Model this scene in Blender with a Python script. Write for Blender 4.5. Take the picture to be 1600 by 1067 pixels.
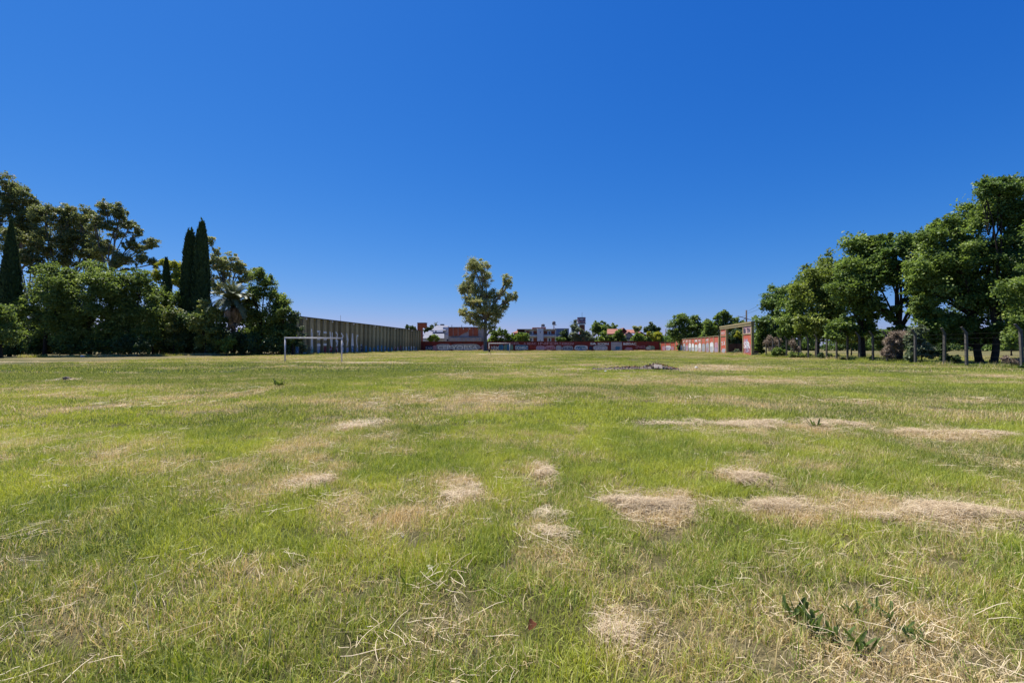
import bpy, bmesh, math, random
import numpy as np
from mathutils import Vector, Matrix
random.seed(7)
rng = np.random.default_rng(11)
R = math.radians
scene = bpy.context.scene
C = scene.collection
for o in list(bpy.data.objects): bpy.data.objects.remove(o)

# ------------------------------------------------------------------ camera, world, sun, exposure
CAM_H = 1.5; F = 711.0; HOR = 542.0
cd = bpy.data.cameras.new('camera'); cam = bpy.data.objects.new('camera', cd); C.objects.link(cam)
cd.sensor_width = 36.0; cd.lens = 36.0*F/1600.0
cd.clip_start = 0.05; cd.clip_end = 6000
cam.location = (0, 0, CAM_H)
cam.rotation_euler = (R(90)+math.atan((HOR-533.5)/F), 0, 0)
scene.camera = cam
SUN_EL, SUN_AZ = 65.0, -47.0        # azimuth from +Y, clockwise
world = bpy.data.worlds.new('World'); scene.world = world; world.use_nodes = True
nt = world.node_tree; bg = nt.nodes['Background']
sky = nt.nodes.new('ShaderNodeTexSky'); sky.sky_type = 'NISHITA'; sky.sun_disc = False
sky.sun_elevation = R(SUN_EL); sky.sun_rotation = R(SUN_AZ)
sky.altitude = 0; sky.air_density = 1.0; sky.dust_density = 0.25; sky.ozone_density = 3.0
sep = nt.nodes.new('ShaderNodeSeparateColor'); com = nt.nodes.new('ShaderNodeCombineColor'); nt.links.new(sky.outputs[0], sep.inputs[0])
for i_, (p_, k_, mx_) in enumerate(((1.95, .062, 7.0), (1.0, .385, 9.0), (.55, 1.60, 12.0))):     # the photograph's grading of a clear blue sky
    n0 = nt.nodes.new('ShaderNodeMath'); n0.operation = 'MINIMUM'; n0.inputs[1].default_value = mx_
    n1_ = nt.nodes.new('ShaderNodeMath'); n1_.operation = 'POWER'; n1_.inputs[1].default_value = p_
    n2_ = nt.nodes.new('ShaderNodeMath'); n2_.operation = 'MULTIPLY'; n2_.inputs[1].default_value = k_
    nt.links.new(sep.outputs[i_], n0.inputs[0]); nt.links.new(n0.outputs[0], n1_.inputs[0]); nt.links.new(n1_.outputs[0], n2_.inputs[0]); nt.links.new(n2_.outputs[0], com.inputs[i_])
nt.links.new(com.outputs[0], bg.inputs[0]); bg.inputs[1].default_value = 0.1
sl = bpy.data.lights.new('sun', 'SUN'); sl.energy = 5.0; sl.angle = R(0.5); sl.color = (1, 0.95, 0.87)
so = bpy.data.objects.new('sun', sl); C.objects.link(so)
sd = Vector((math.sin(R(SUN_AZ))*math.cos(R(SUN_EL)), math.cos(R(SUN_AZ))*math.cos(R(SUN_EL)), math.sin(R(SUN_EL))))
so.rotation_euler = sd.to_track_quat('Z', 'Y').to_euler(); so.location = (0, 0, 50)
vs = scene.view_settings; vs.view_transform = 'Standard'; vs.look = 'None'; vs.exposure = 0.75; vs.gamma = 1; vs.use_curve_mapping = False
scene.render.engine = 'CYCLES'

# ------------------------------------------------------------------ helpers
def X(px, Y): return (px-800.0)*Y/F
def Z(py, Y): return CAM_H+(HOR-py)*Y/F
def YB(py): return F*CAM_H/(py-HOR)            # distance of a ground point seen at row py
def G(px, py):
    y = YB(py); return (X(px, y), y)

_T = rng.random((256, 256))
def vnoise(x, y):
    x = np.asarray(x, float); y = np.asarray(y, float)
    xi = np.floor(x).astype(int); yi = np.floor(y).astype(int); fx = x-xi; fy = y-yi
    fx = fx*fx*(3-2*fx); fy = fy*fy*(3-2*fy)
    a = _T[xi & 255, yi & 255]; b = _T[(xi+1) & 255, yi & 255]; c = _T[xi & 255, (yi+1) & 255]; d = _T[(xi+1) & 255, (yi+1) & 255]
    return (a*(1-fx)+b*fx)*(1-fy)+(c*(1-fx)+d*fx)*fy
def fbm(x, y, oct=4, off=0.0):
    s = 0; a = .5; t = 0; x = np.asarray(x, float)+off*17.3; y = np.asarray(y, float)+off*9.1
    for i in range(oct):
        s = s+a*vnoise(x*2**i+i*31.7, y*2**i+i*13.3); t += a; a *= .5
    return s/t
def sstep(e0, e1, v):
    t = np.clip((np.asarray(v, float)-e0)/(e1-e0), 0, 1); return t*t*(3-2*t)
def gh(x, y):
    x = np.asarray(x, float); y = np.asarray(y, float)
    fade = 1-sstep(150, 230, np.hypot(x, y))
    near = sstep(0.5, 3, np.hypot(x, y))
    h = (fbm(x/1.7, y/1.7, 3)-.5)*.07*near+(fbm(x/14, y/14, 3, 2)-.5)*.30*sstep(3, 14, np.hypot(x, y))
    h = h+0.42*np.exp(-((x-11)/10)**2-((y-62)/13)**2)
    return h*fade
def g1(x, y): return float(gh(np.array([x]), np.array([y]))[0])

def nodes(m): return m.node_tree.nodes, m.node_tree.links
def mat(name, col, rough=.85, spec=.2, noise=0, nscale=3.0, col2=None, bump=0, bscale=20, metal=0, detail=5, lo=.35, hi=.65):
    m = bpy.data.materials.new(name); m.use_nodes = True; N, L = nodes(m); b = N['Principled BSDF']
    b.inputs['Roughness'].default_value = rough; b.inputs['Specular IOR Level'].default_value = spec; b.inputs['Metallic'].default_value = metal
    col = tuple(col)+(1,)
    tc = N.new('ShaderNodeTexCoord')
    if noise or col2:
        n = N.new('ShaderNodeTexNoise'); n.inputs['Scale'].default_value = nscale; n.inputs['Detail'].default_value = detail; n.inputs['Roughness'].default_value = .65
        L.new(tc.outputs['Object'], n.inputs['Vector'])
        mp = N.new('ShaderNodeMapRange'); mp.inputs[1].default_value = lo; mp.inputs[2].default_value = hi
        L.new(n.outputs[0], mp.inputs[0])
        mx = N.new('ShaderNodeMix'); mx.data_type = 'RGBA'
        c2 = (tuple(col2)+(1,)) if col2 else tuple(c*(1-noise) for c in col[:3])+(1,)
        mx.inputs[6].default_value = col; mx.inputs[7].default_value = c2
        L.new(mp.outputs[0], mx.inputs[0]); L.new(mx.outputs[2], b.inputs['Base Color'])
    else: b.inputs['Base Color'].default_value = col
    if bump:
        n2 = N.new('ShaderNodeTexNoise'); n2.inputs['Scale'].default_value = bscale; n2.inputs['Detail'].default_value = 4
        L.new(tc.outputs['Object'], n2.inputs['Vector'])
        bp = N.new('ShaderNodeBump'); bp.inputs['Strength'].default_value = bump; bp.inputs['Distance'].default_value = .05
        L.new(n2.outputs[0], bp.inputs['Height']); L.new(bp.outputs[0], b.inputs['Normal'])
    return m

def mixrgb(N, L, fac, a, b):
    mx = N.new('ShaderNodeMix'); mx.data_type = 'RGBA'
    if hasattr(fac, 'links'): L.new(fac, mx.inputs[0])
    else: mx.inputs[0].default_value = fac
    for i, v in ((6, a), (7, b)):
        if hasattr(v, 'links'): L.new(v, mx.inputs[i])
        else: mx.inputs[i].default_value = tuple(v)+(1,)
    return mx.outputs[2]
def leaf_out(m, colsock, trans=.35, rough=.5, spec=.3, tcol=None):
    N, L = nodes(m); b = N['Principled BSDF']; out = N['Material Output']
    b.inputs['Roughness'].default_value = rough; b.inputs['Specular IOR Level'].default_value = spec
    L.new(colsock, b.inputs['Base Color'])
    t = N.new('ShaderNodeBsdfTranslucent')
    hsv = N.new('ShaderNodeHueSaturation'); hsv.inputs['Value'].default_value = 1.25; hsv.inputs['Saturation'].default_value = 1.15; hsv.inputs['Hue'].default_value = .49
    L.new(colsock, hsv.inputs['Color']); L.new(hsv.outputs[0], t.inputs['Color'])
    ms = N.new('ShaderNodeMixShader'); ms.inputs[0].default_value = trans
    L.new(b.outputs[0], ms.inputs[1]); L.new(t.outputs[0], ms.inputs[2]); L.new(ms.outputs[0], out.inputs['Surface'])
def leafmat(name, c1, c2, c3=None, f3=.85, trans=.35, spec=.3, rough=.5):
    m = bpy.data.materials.new(name); m.use_nodes = True; N, L = nodes(m)
    at = N.new('ShaderNodeAttribute'); at.attribute_name = 'rnd'
    col = mixrgb(N, L, at.outputs['Fac'], c1, c2)
    if c3 is not None:
        mt = N.new('ShaderNodeMath'); mt.operation = 'GREATER_THAN'; mt.inputs[1].default_value = f3; L.new(at.outputs['Fac'], mt.inputs[0])
        col = mixrgb(N, L, mt.outputs[0], col, c3)
    leaf_out(m, col, trans, rough, spec)
    return m

def mesh_np(name, V, Fq, m=None, rnd=None, smooth=False):
    """V (n,3); Fq list of (array (k,4) or (k,3)); rnd per-vertex"""
    me = bpy.data.meshes.new(name)
    me.vertices.add(len(V)); me.vertices.foreach_set('co', np.asarray(V, dtype=np.float32).ravel())
    loops = []; starts = []; st = 0
    for f in Fq:
        f = np.asarray(f, dtype=np.int32)
        if len(f) == 0: continue
        k = f.shape[1]; loops.append(f.ravel()); starts.append(st+np.arange(len(f))*k); st += f.size
    loops = np.concatenate(loops); starts = np.concatenate(starts)
    me.loops.add(len(loops)); me.loops.foreach_set('vertex_index', loops)
    me.polygons.add(len(starts)); me.polygons.foreach_set('loop_start', starts.astype(np.int32))
    me.update(calc_edges=True)
    if rnd is not None:
        a = me.attributes.new('rnd', 'FLOAT', 'POINT'); a.data.foreach_set('value', np.asarray(rnd, dtype=np.float32))
    if m: me.materials.append(m)
    if smooth: me.polygons.foreach_set('use_smooth', np.ones(len(starts), dtype=bool))
    return me

def link(name, me, parent=None, loc=None):
    o = bpy.data.objects.new(name, me); C.objects.link(o)
    if parent is not None: o.parent = parent
    if loc is not None: o.location = loc
    return o
def tag(o, label=None, cat=None, group=None, kind=None):
    if label: o['label'] = label
    if cat: o['category'] = cat
    if group: o['group'] = group
    if kind: o['kind'] = kind
    return o
def thing(name, label, cat, loc=(0, 0, 0), rz=0, group=None):
    o = bpy.data.objects.new(name, None); C.objects.link(o); o.location = loc; o.rotation_euler = (0, 0, rz)
    o.empty_display_size = .2
    return tag(o, label, cat, group)

class MB:
    """collects simple solids into one mesh"""
    def __init__(s): s.v = []; s.f = []
    def add(s, vs, fs):
        k = len(s.v); s.v += [tuple(v) for v in vs]; s.f += [tuple(i+k for i in f) for f in fs]; return s
    def box(s, x0, x1, y0, y1, z0, z1, M=None):
        vs = [Vector((x, y, z)) for z in (z0, z1) for y in (y0, y1) for x in (x0, x1)]
        if M: vs = [M @ v for v in vs]
        return s.add(vs, [(0, 2, 3, 1), (4, 5, 7, 6), (0, 1, 5, 4), (2, 6, 7, 3), (0, 4, 6, 2), (1, 3, 7, 5)])
    def tube(s, pts, rad, n=8, cap=True):
        pts = [Vector(p) for p in pts]
        if not hasattr(rad, '__len__'): rad = [rad]*len(pts)
        rings = []; base = len(s.v); vs = []
        for i, p in enumerate(pts):
            d = (pts[min(i+1, len(pts)-1)]-pts[max(i-1, 0)])
            if d.length < 1e-9: d = Vector((0, 0, 1))
            d.normalize(); a = d.orthogonal() if i == 0 else (a - d*a.dot(d))
            a.normalize(); b = d.cross(a)
            for k in range(n):
                t = 2*math.pi*k/n; vs.append(p+(a*math.cos(t)+b*math.sin(t))*rad[i])
        fs = []
        for i in range(len(pts)-1):
            for k in range(n):
                fs.append((i*n+k, i*n+(k+1) % n, (i+1)*n+(k+1) % n, (i+1)*n+k))
        if cap:
            fs.append(tuple(range(n-1, -1, -1))); fs.append(tuple((len(pts)-1)*n+k for k in range(n)))
        return s.add(vs, fs)
    def build(s, name, m, parent=None, smooth=False, bevel=0, kind=None, loc=None):
        me = bpy.data.meshes.new(name); me.from_pydata(s.v, [], s.f); me.materials.append(m)
        if smooth:
            for p in me.polygons: p.use_smooth = True
        me.update(); o = link(name, me, parent, loc)
        if bevel:
            bv = o.modifiers.new('bevel', 'BEVEL'); bv.width = bevel; bv.segments = 2; bv.limit_method = 'ANGLE'
        if kind: o['kind'] = kind
        return o
def boxo(name, x0, x1, y0, y1, z0, z1, m, parent=None, bevel=0):
    return MB().box(x0, x1, y0, y1, z0, z1).build(name, m, parent, bevel=bevel)

# ------------------------------------------------------------------ ground colour fields (what grows where)
HAY = []          # (x, y, rx, ry, strength) dry cut grass lying on the turf
def hay(px0, px1, py, d, s=1.0):
    y = YB(py); HAY.append(((X(px0, y)+X(px1, y))/2, y, (X(px1, y)-X(px0, y))/2, d, s))
hay(1100, 1600, 800, .30); hay(935, 1095, 790, .28); hay(985, 1350, 668, .5); hay(1375, 1580, 680, .40)
hay(530, 600, 664, .5, .8); hay(440, 520, 757, .22); hay(690, 750, 772, .3, .9); hay(1135, 1200, 750, .3); hay(830, 870, 738, .3, .7)
hay(920, 1000, 985, .14, .9); hay(360, 415, 888, .12, .6); hay(75, 150, 930, .14, .6); hay(810, 900, 830, .35, .7); hay(480, 580, 808, .35, .55)
hay(600, 700, 805, .3, .6); hay(780, 960, 722, .5, .45); hay(1090, 1290, 715, .5, .5); hay(690, 830, 630, 1.2, .6); hay(1060, 1180, 628, 1.0, .6)
hay(70, 140, 640, 1.0, .6); hay(380, 430, 612, 1.2, .6); hay(580, 650, 596, 1.6, .55); hay(1390, 1600, 585, 1.8, .6); hay(640, 960, 583, 2.2, .5); hay(1060, 1200, 575, 3, .7)
hay(1240, 1500, 640, .7, .4); hay(160, 300, 617, 1.2, .35); hay(1120, 1250, 598, 1.5, .5); hay(200, 420, 738, .4, .3)
hay(420, 1010, 800, 1.0, .28); hay(900, 1400, 960, .45, .2); hay(0, 300, 690, .8, .22); hay(700, 1300, 690, 1.2, .2)
def fields(x, y):
    x = np.asarray(x, float); y = np.asarray(y, float)
    sc = 1+y*0.03
    n1 = fbm(x/2.2, y/2.2, 4, 1); n2 = fbm(x/9, y/9, 4, 3); n3 = fbm(x/.45, y/.45, 3, 5)
    dry = .21+.95*(n1-.5)+.8*(n2-.5)+1.4*(n3-.5)
    streak = fbm(x/9, y/1.3, 4, 15)-.5; streak2 = fbm((x+y*.15)/22, y/2.6, 4, 17)-.5
    dry = dry+.10*sstep(20, 60, y)+sstep(5, 11, y)*(1.1*streak+.9*streak2)
    wob = (fbm(x/.5, y/.5, 3, 8)-.5)
    for hx, hy, rx, ry, s in HAY:
        d = np.sqrt(((x-hx)/(rx*1.12))**2+((y-hy)/(ry*1.5))**2)+wob*1.9
        dry = dry+s*.75*(1-sstep(.15, 1.45, d))
    lush_shade = sstep(.42, .68, fbm(x/3.1, y/4.5, 4, 6))
    left = sstep(2, -10, x+6*(fbm(x/7, y/5, 3, 19)-.5))*sstep(15, 21, y+5*(fbm(x/6, y/4, 3, 20)-.5))*(1-sstep(40, 46, y))
    lush_shade = np.maximum(lush_shade*.85, left*1.0); dry = dry-left*(.34-.5*streak2)
    mound = np.exp(-((x-11)/9)**2-((y-60)/10)**2); dry = dry-.35*mound; lush_shade = np.maximum(lush_shade, mound*.7)
    # the mown pitch beyond the near goal is paler
    pitch = sstep(50, 58, y)*(1-sstep(112, 125, y))*(1-sstep(4, 10, x)); dry = dry+.18*pitch; lush_shade = lush_shade*(1-.5*pitch)
    dry = dry+.25*sstep(125, 150, y)
    soil = (1-sstep(.7, 1.1, np.sqrt(((x+14.5)/8.5)**2+((y-44)/1.7)**2)+wob*.6))
    soil = np.maximum(soil, 1-sstep(.7, 1.1, np.sqrt(((x+3)/7.5)**2+((y-100)/6.0)**2)+wob*.5))
    soil = np.maximum(soil, .8*(1-sstep(.7, 1.1, np.sqrt(((x+24)/3)**2+((y-47)/.6)**2)+wob*.5)))
    # grass tinted darker beneath the right trees, their shade put into the colour
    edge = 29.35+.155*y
    under = sstep(edge-1.5, edge+.5, x)*(1-sstep(72, 80, y))*(1-sstep(edge+9, edge+13, x)); lush_shade = np.maximum(lush_shade, under); dry = dry-.5*under
    return np.clip(dry, 0, 1.2), np.clip(lush_shade, 0, 1), np.clip(soil, 0, 1)

# ------------------------------------------------------------------ ground sheet
def axis(segs):
    out = [segs[0][0]]
    for a, b, st in segs:
        n = max(1, int(round((b-a)/st))); out += list(a+(b-a)*np.arange(1, n+1)/n)
    return np.array(out)
xs = axis([(-3000, -600, 800), (-600, -200, 80), (-200, -60, 10), (-60, -14, 1.0), (-14, -5, .3), (-5, 5, .13), (5, 14, .3), (14, 60, 1.0), (60, 200, 10), (200, 600, 80), (600, 3000, 800)])
ys = axis([(-1500, -100, 350), (-100, -10, 15), (-10, 0, 1), (0, 1.5, .25), (1.5, 7, .1), (7, 14, .2), (14, 30, .4), (30, 60, .8), (60, 170, 2), (170, 400, 20), (400, 4000, 450)])
GX, GY = np.meshgrid(xs, ys); gx = GX.ravel(); gy = GY.ravel(); gz = gh(gx, gy)
nx, ny = len(xs), len(ys)
ii = (np.arange(ny-1)[:, None]*nx+np.arange(nx-1)[None, :]).ravel()
Fg = np.stack([ii, ii+1, ii+nx+1, ii+nx], 1)
m_ground = bpy.data.materials.new('turf_soil'); m_ground.use_nodes = True
N, L = nodes(m_ground); b = N['Principled BSDF']; b.inputs['Roughness'].default_value = .95; b.inputs['Specular IOR Level'].default_value = .1
geo = N.new('ShaderNodeNewGeometry')
def attr(N, nm, t='GEOMETRY'):
    a = N.new('ShaderNodeAttribute'); a.attribute_name = nm; a.attribute_type = t; return a.outputs['Fac']
def nz(N, L, sc, det=4):
    n = N.new('ShaderNodeTexNoise'); n.inputs['Scale'].default_value = sc; n.inputs['Detail'].default_value = det; n.inputs['Roughness'].default_value = .7
    L.new(geo.outputs['Position'], n.inputs['Vector'])
    r = N.new('ShaderNodeMapRange'); r.inputs[1].default_value = .35; r.inputs[2].default_value = .65; L.new(n.outputs[0], r.inputs[0]); return r.outputs[0]
c = mixrgb(N, L, nz(N, L, 1.3), (.075, .08, .022), (.16, .15, .05))
c = mixrgb(N, L, attr(N, 'lush_shade'), c, (.05, .08, .018))
dd = mixrgb(N, L, nz(N, L, 9), (.26, .20, .10), (.42, .34, .19))
c = mixrgb(N, L, attr(N, 'dry'), c, dd)
c = mixrgb(N, L, nz(N, L, 45, 6), c, mixrgb(N, L, .55, c, (.03, .028, .012)))
sd_ = mixrgb(N, L, nz(N, L, 2.0), (.42, .34, .23), (.30, .25, .16))
c = mixrgb(N, L, attr(N, 'soil'), c, sd_)
L.new(c, b.inputs['Base Color'])
bp = N.new('ShaderNodeBump'); bp.inputs['Distance'].default_value = .04; bp.inputs['Strength'].default_value = .8
L.new(nz(N, L, 22, 6), bp.inputs['Height']); L.new(bp.outputs[0], b.inputs['Normal'])
me = mesh_np('ground', np.stack([gx, gy, gz], 1), [Fg], m_ground, smooth=True)
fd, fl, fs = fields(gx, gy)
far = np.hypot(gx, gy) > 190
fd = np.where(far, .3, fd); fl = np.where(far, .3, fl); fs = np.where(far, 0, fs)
for nm, arr in (('dry', np.clip(fd, 0, 1)), ('lush_shade', fl), ('soil', fs)):
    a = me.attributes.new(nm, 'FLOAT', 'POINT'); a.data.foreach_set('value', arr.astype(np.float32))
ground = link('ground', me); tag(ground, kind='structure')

# ------------------------------------------------------------------ grass
m_grass = bpy.data.materials.new('grass_blades'); m_grass.use_nodes = True
N, L = nodes(m_grass)
r_ = attr(N, 'rnd'); dry_ = attr(N, 'dry', 'INSTANCER'); lush_shade_ = attr(N, 'lush_shade', 'INSTANCER'); v_ = attr(N, 'var', 'INSTANCER')
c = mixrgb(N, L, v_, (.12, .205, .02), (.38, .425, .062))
c = mixrgb(N, L, lush_shade_, c, (.055, .105, .02))
a2 = N.new('ShaderNodeAttribute'); a2.attribute_name = 'hue'
c = mixrgb(N, L, a2.outputs['Fac'], c, (.48, .50, .13))
ma = N.new('ShaderNodeMath'); ma.operation = 'SUBTRACT'; L.new(dry_, ma.inputs[0]); L.new(r_, ma.inputs[1])
mp = N.new('ShaderNodeMapRange'); mp.inputs[1].default_value = -.06; mp.inputs[2].default_value = .08; L.new(ma.outputs[0], mp.inputs[0])
straw = mixrgb(N, L, a2.outputs['Fac'], (.52, .40, .17), (.80, .68, .42))
c = mixrgb(N, L, mp.outputs[0], c, straw)
leaf_out(m_grass, c, .38, .55, .25)
m_straw = bpy.data.materials.new('straw'); m_straw.use_nodes = True
N, L = nodes(m_straw); a2 = N.new('ShaderNodeAttribute'); a2.attribute_name = 'rnd'
c = mixrgb(N, L, a2.outputs['Fac'], (.34, .25, .14), (.74, .62, .42)); leaf_out(m_straw, c, .2, .5, .3)
m_fluff = mat('seed_fluff', (.58, .55, .47), .9)

protos = bpy.data.collections.new('grass_prototypes')
def blades(n, rad, h0, h1, w, lean=.6, seg=3, droop=.5):
    r = rad*np.sqrt(rng.random(n)); t = rng.random(n)*2*np.pi
    bx, by = r*np.cos(t), r*np.sin(t)
    h = h0+(h1-h0)*rng.random(n)**1.5; az = rng.random(n)*2*np.pi; ln = np.abs(rng.normal(0, lean, n))
    ww = w*(.6+.8*rng.random(n)); side = az+np.pi/2+rng.normal(0, .5, n)
    V = []; Fq = []; Ft = []; per = 2*seg+1
    for s in range(seg+1):
        u = s/seg; ang = ln*(.25+u*droop*2)
        ang = np.minimum(ang, 1.6)
        L_ = h*u
        px_ = bx+np.cos(az)*L_*np.sin(ang); py_ = by+np.sin(az)*L_*np.sin(ang); pz = L_*np.cos(ang*.9)-.005
        wd = ww*(1-u**1.6)*.5
        if s < seg:
            V.append(np.stack([px_-np.cos(side)*wd, py_-np.sin(side)*wd, pz], 1)); V.append(np.stack([px_+np.cos(side)*wd, py_+np.sin(side)*wd, pz], 1))
        else: V.append(np.stack([px_, py_, pz], 1))
    V = np.stack(V, 1).reshape(-1, 3)
    k = np.arange(n)*per
    for s in range(seg-1): Fq.append(np.stack([k+2*s, k+2*s+1, k+2*s+3, k+2*s+2], 1))
    s = seg-1; Ft = np.stack([k+2*s, k+2*s+1, k+2*s+2], 1)
    rnd = np.repeat(rng.random(n), per); hue = np.repeat(rng.random(n)**1.35, per)
    return V, [np.concatenate(Fq) if Fq else np.zeros((0, 4), int), Ft], rnd, hue
def lying(n, rad, l0, l1, w, zmax):
    V = []; rnd = []; Fq = []
    for i in range(n):
        a = random.random()*6.28; r = rad*math.sqrt(random.random()); cx, cy = r*math.cos(a), r*math.sin(a)
        az = random.random()*6.28; ln = random.uniform(l0, l1); bend = random.gauss(0, .13); z0 = random.uniform(.01, zmax); tilt = random.gauss(0, .12)
        k = len(V)//1; seg = 4; rr = random.random()
        for s in range(seg+1):
            u = s/seg-.5; aa = az+bend*u*2; x = cx+math.cos(aa)*ln*u; y = cy+math.sin(aa)*ln*u; z = z0+tilt*ln*u*.6+.004*math.sin(u*5)
            wd = w*(1-abs(u)*1.1)*.5+.0006
            nx_, ny_ = -math.sin(aa), math.cos(aa)
            V.append((x-nx_*wd, y-ny_*wd, z-wd*.4)); V.append((x+nx_*wd, y+ny_*wd, z+wd*.4)); rnd += [rr, rr]
        for s in range(seg): Fq.append((k+2*s, k+2*s+1, k+2*s+3, k+2*s+2))
    return np.array(V), [np.array(Fq)], np.array(rnd), None
def proto(nm, data, m):
    V, Fs, rnd, hue = data
    me = mesh_np(nm, V, Fs, m, rnd)
    if hue is not None:
        a = me.attributes.new('hue', 'FLOAT', 'POINT'); a.data.foreach_set('value', hue.astype(np.float32))
    o = bpy.data.objects.new(nm, me); protos.objects.link(o)
pk = 0
SETS = {}
def addset(key, lst, m):
    global pk
    s = pk
    for d in lst: proto('tuft_%03d' % pk, d, m); pk += 1
    SETS[key] = (s, pk)
addset('near', [blades(110, .13, .035, .11, .0038, .62) for _ in range(6)]+[blades(70, .11, .05, .15, .0046, .9) for _ in range(3)], m_grass)
addset('tall', [blades(22, .06, .08, .19, .005, .7, droop=.8) for _ in range(4)], m_grass)
addset('mid', [blades(110, .28, .035, .11, .008, .55, 2) for _ in range(6)], m_grass)
addset('far', [blades(170, .85, .05, .14, .028, .5, 2) for _ in range(5)], m_grass)
addset('fringe', [blades(90, .5, .15, .5, .03, .4, 2) for _ in range(4)], m_grass)
addset('straw', [lying(10, .17, .03, .17, .0012, .06) for _ in range(6)], m_straw)
addset('strawmat', [lying(80, .2, .02, .10, .0016, .05) for _ in range(5)], m_straw)
addset('strawfar', [lying(26, .7, .1, .35, .008, .06) for _ in range(4)], m_straw)
def fluffd():
    V = []; Fq = []
    for i in range(34):
        a = random.random()*6.28; l = random.uniform(.004, .013); c0 = np.array([random.gauss(0, .014), random.gauss(0, .009), random.uniform(.05, .08)])
        d = np.array([math.cos(a), math.sin(a), random.uniform(-.5, .8)])*l; w = np.array([-math.sin(a), math.cos(a), .5])*l*.16
        k = len(V); V += [c0-d, c0+w, c0+d, c0-w]; Fq.append((k, k+1, k+2, k+3))
    return np.array(V), [np.array(Fq)], np.zeros(len(V)), None
addset('fluff', [fluffd() for _ in range(5)], m_fluff)

def scatter(name, sets, label, cat):
    """sets: list of (key, x, y, scale_lo, scale_hi, tilt)"""
    P_, I_, S_, Rt, D_, L__, V_ = [], [], [], [], [], [], []
    for key, x, y, s0, s1, tilt, zoff in sets:
        n = len(x); 
        if n == 0: continue
        z = gh(x, y)+zoff; P_.append(np.stack([x, y, z], 1)); a, b_ = SETS[key]; I_.append(rng.integers(a, b_, n))
        S_.append(s0+(s1-s0)*rng.random(n)); Rt.append(np.stack([rng.normal(0, tilt, n), rng.normal(0, tilt, n), rng.random(n)*6.283], 1))
        d, l, s = fields(x, y); D_.append(d); L__.append(l); V_.append(np.clip(fbm(x/.7, y/.7, 4, 11)*2.8-.95+rng.normal(0, .28, n), 0, 1))
    P_ = np.concatenate(P_); n = len(P_)
    me = bpy.data.meshes.new(name); me.vertices.add(n); me.vertices.foreach_set('co', P_.astype(np.float32).ravel())
    def fa(nm, t, arr, key='value'):
        a = me.attributes.new(nm, t, 'POINT'); a.data.foreach_set(key, arr)
    fa('idx', 'INT', np.concatenate(I_).astype(np.int32)); fa('scl', 'FLOAT', np.concatenate(S_).astype(np.float32))
    fa('rot', 'FLOAT_VECTOR', np.concatenate(Rt).astype(np.float32).ravel(), 'vector')
    fa('dry', 'FLOAT', np.concatenate(D_).astype(np.float32)); fa('lush_shade', 'FLOAT', np.concatenate(L__).astype(np.float32)); fa('var', 'FLOAT', np.concatenate(V_).astype(np.float32))
    o = link(name, me); tag(o, label, cat, kind='stuff')
    ng = bpy.data.node_groups.new(name+'_scatter', 'GeometryNodeTree')
    ng.interface.new_socket('Geometry', in_out='INPUT', socket_type='NodeSocketGeometry'); ng.interface.new_socket('Geometry', in_out='OUTPUT', socket_type='NodeSocketGeometry')
    gi = ng.nodes.new('NodeGroupInput'); go = ng.nodes.new('NodeGroupOutput')
    ci = ng.nodes.new('GeometryNodeCollectionInfo'); ci.inputs['Collection'].default_value = protos; ci.inputs['Separate Children'].default_value = True; ci.inputs['Reset Children'].default_value = True
    m2p = ng.nodes.new('GeometryNodeMeshToPoints')
    ip = ng.nodes.new('GeometryNodeInstanceOnPoints'); ip.inputs['Pick Instance'].default_value = True
    def na(nm, t):
        q = ng.nodes.new('GeometryNodeInputNamedAttribute'); q.data_type = t; q.inputs['Name'].default_value = nm; return q.outputs['Attribute']
    lk = ng.links.new
    lk(gi.outputs[0], m2p.inputs['Mesh']); lk(m2p.outputs[0], ip.inputs['Points']); lk(ci.outputs[0], ip.inputs['Instance'])
    lk(na('idx', 'INT'), ip.inputs['Instance Index']); lk(na('rot', 'FLOAT_VECTOR'), ip.inputs['Rotation']); lk(na('scl', 'FLOAT'), ip.inputs['Scale'])
    lk(ip.outputs[0], go.inputs[0])
    md = o.modifiers.new('scatter', 'NODES'); md.node_group = ng
    return o
def pts(y0, y1, dens, side=1.28, extra=1.2):
    # random points in the visible wedge plus a margin at each side
    A = side*(y1*y1-y0*y0)+2*extra*(y1-y0); n = int(A*dens)
    y = y0+(y1-y0)*rng.random(int(n*2.2)); keep = rng.random(len(y)) < (side*y+extra)/(side*y1+extra); y = y[keep][:n]
    x = (rng.random(len(y))*2-1)*(side*y+extra)
    return x, y
def thin(x, y, p):
    k = rng.random(len(x)) < p; return x[k], y[k]
x1, y1 = pts(.8, 8.5, 105); d, l, s = fields(x1, y1); x1, y1 = thin(x1, y1, np.clip(1.0-.35*d, .3, 1))
x1b, y1b = pts(.8, 8.5, 7.0); d, l, s = fields(x1b, y1b); x1b, y1b = thin(x1b, y1b, np.clip(l*1.1-.1, .06, 1))
x2, y2 = pts(8.5, 26, 26); d, l, s = fields(x2, y2); x2, y2 = thin(x2, y2, np.clip(1-.5*d, .3, 1))
x3, y3 = pts(26, 160, 1.5, 1.18); d, l, s = fields(x3, y3); p = np.clip(1-.95*s, 0, 1)
p *= (x3 > -43-.0*y3); p *= (x3 < 75); x3, y3 = thin(x3, y3, p)
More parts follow.
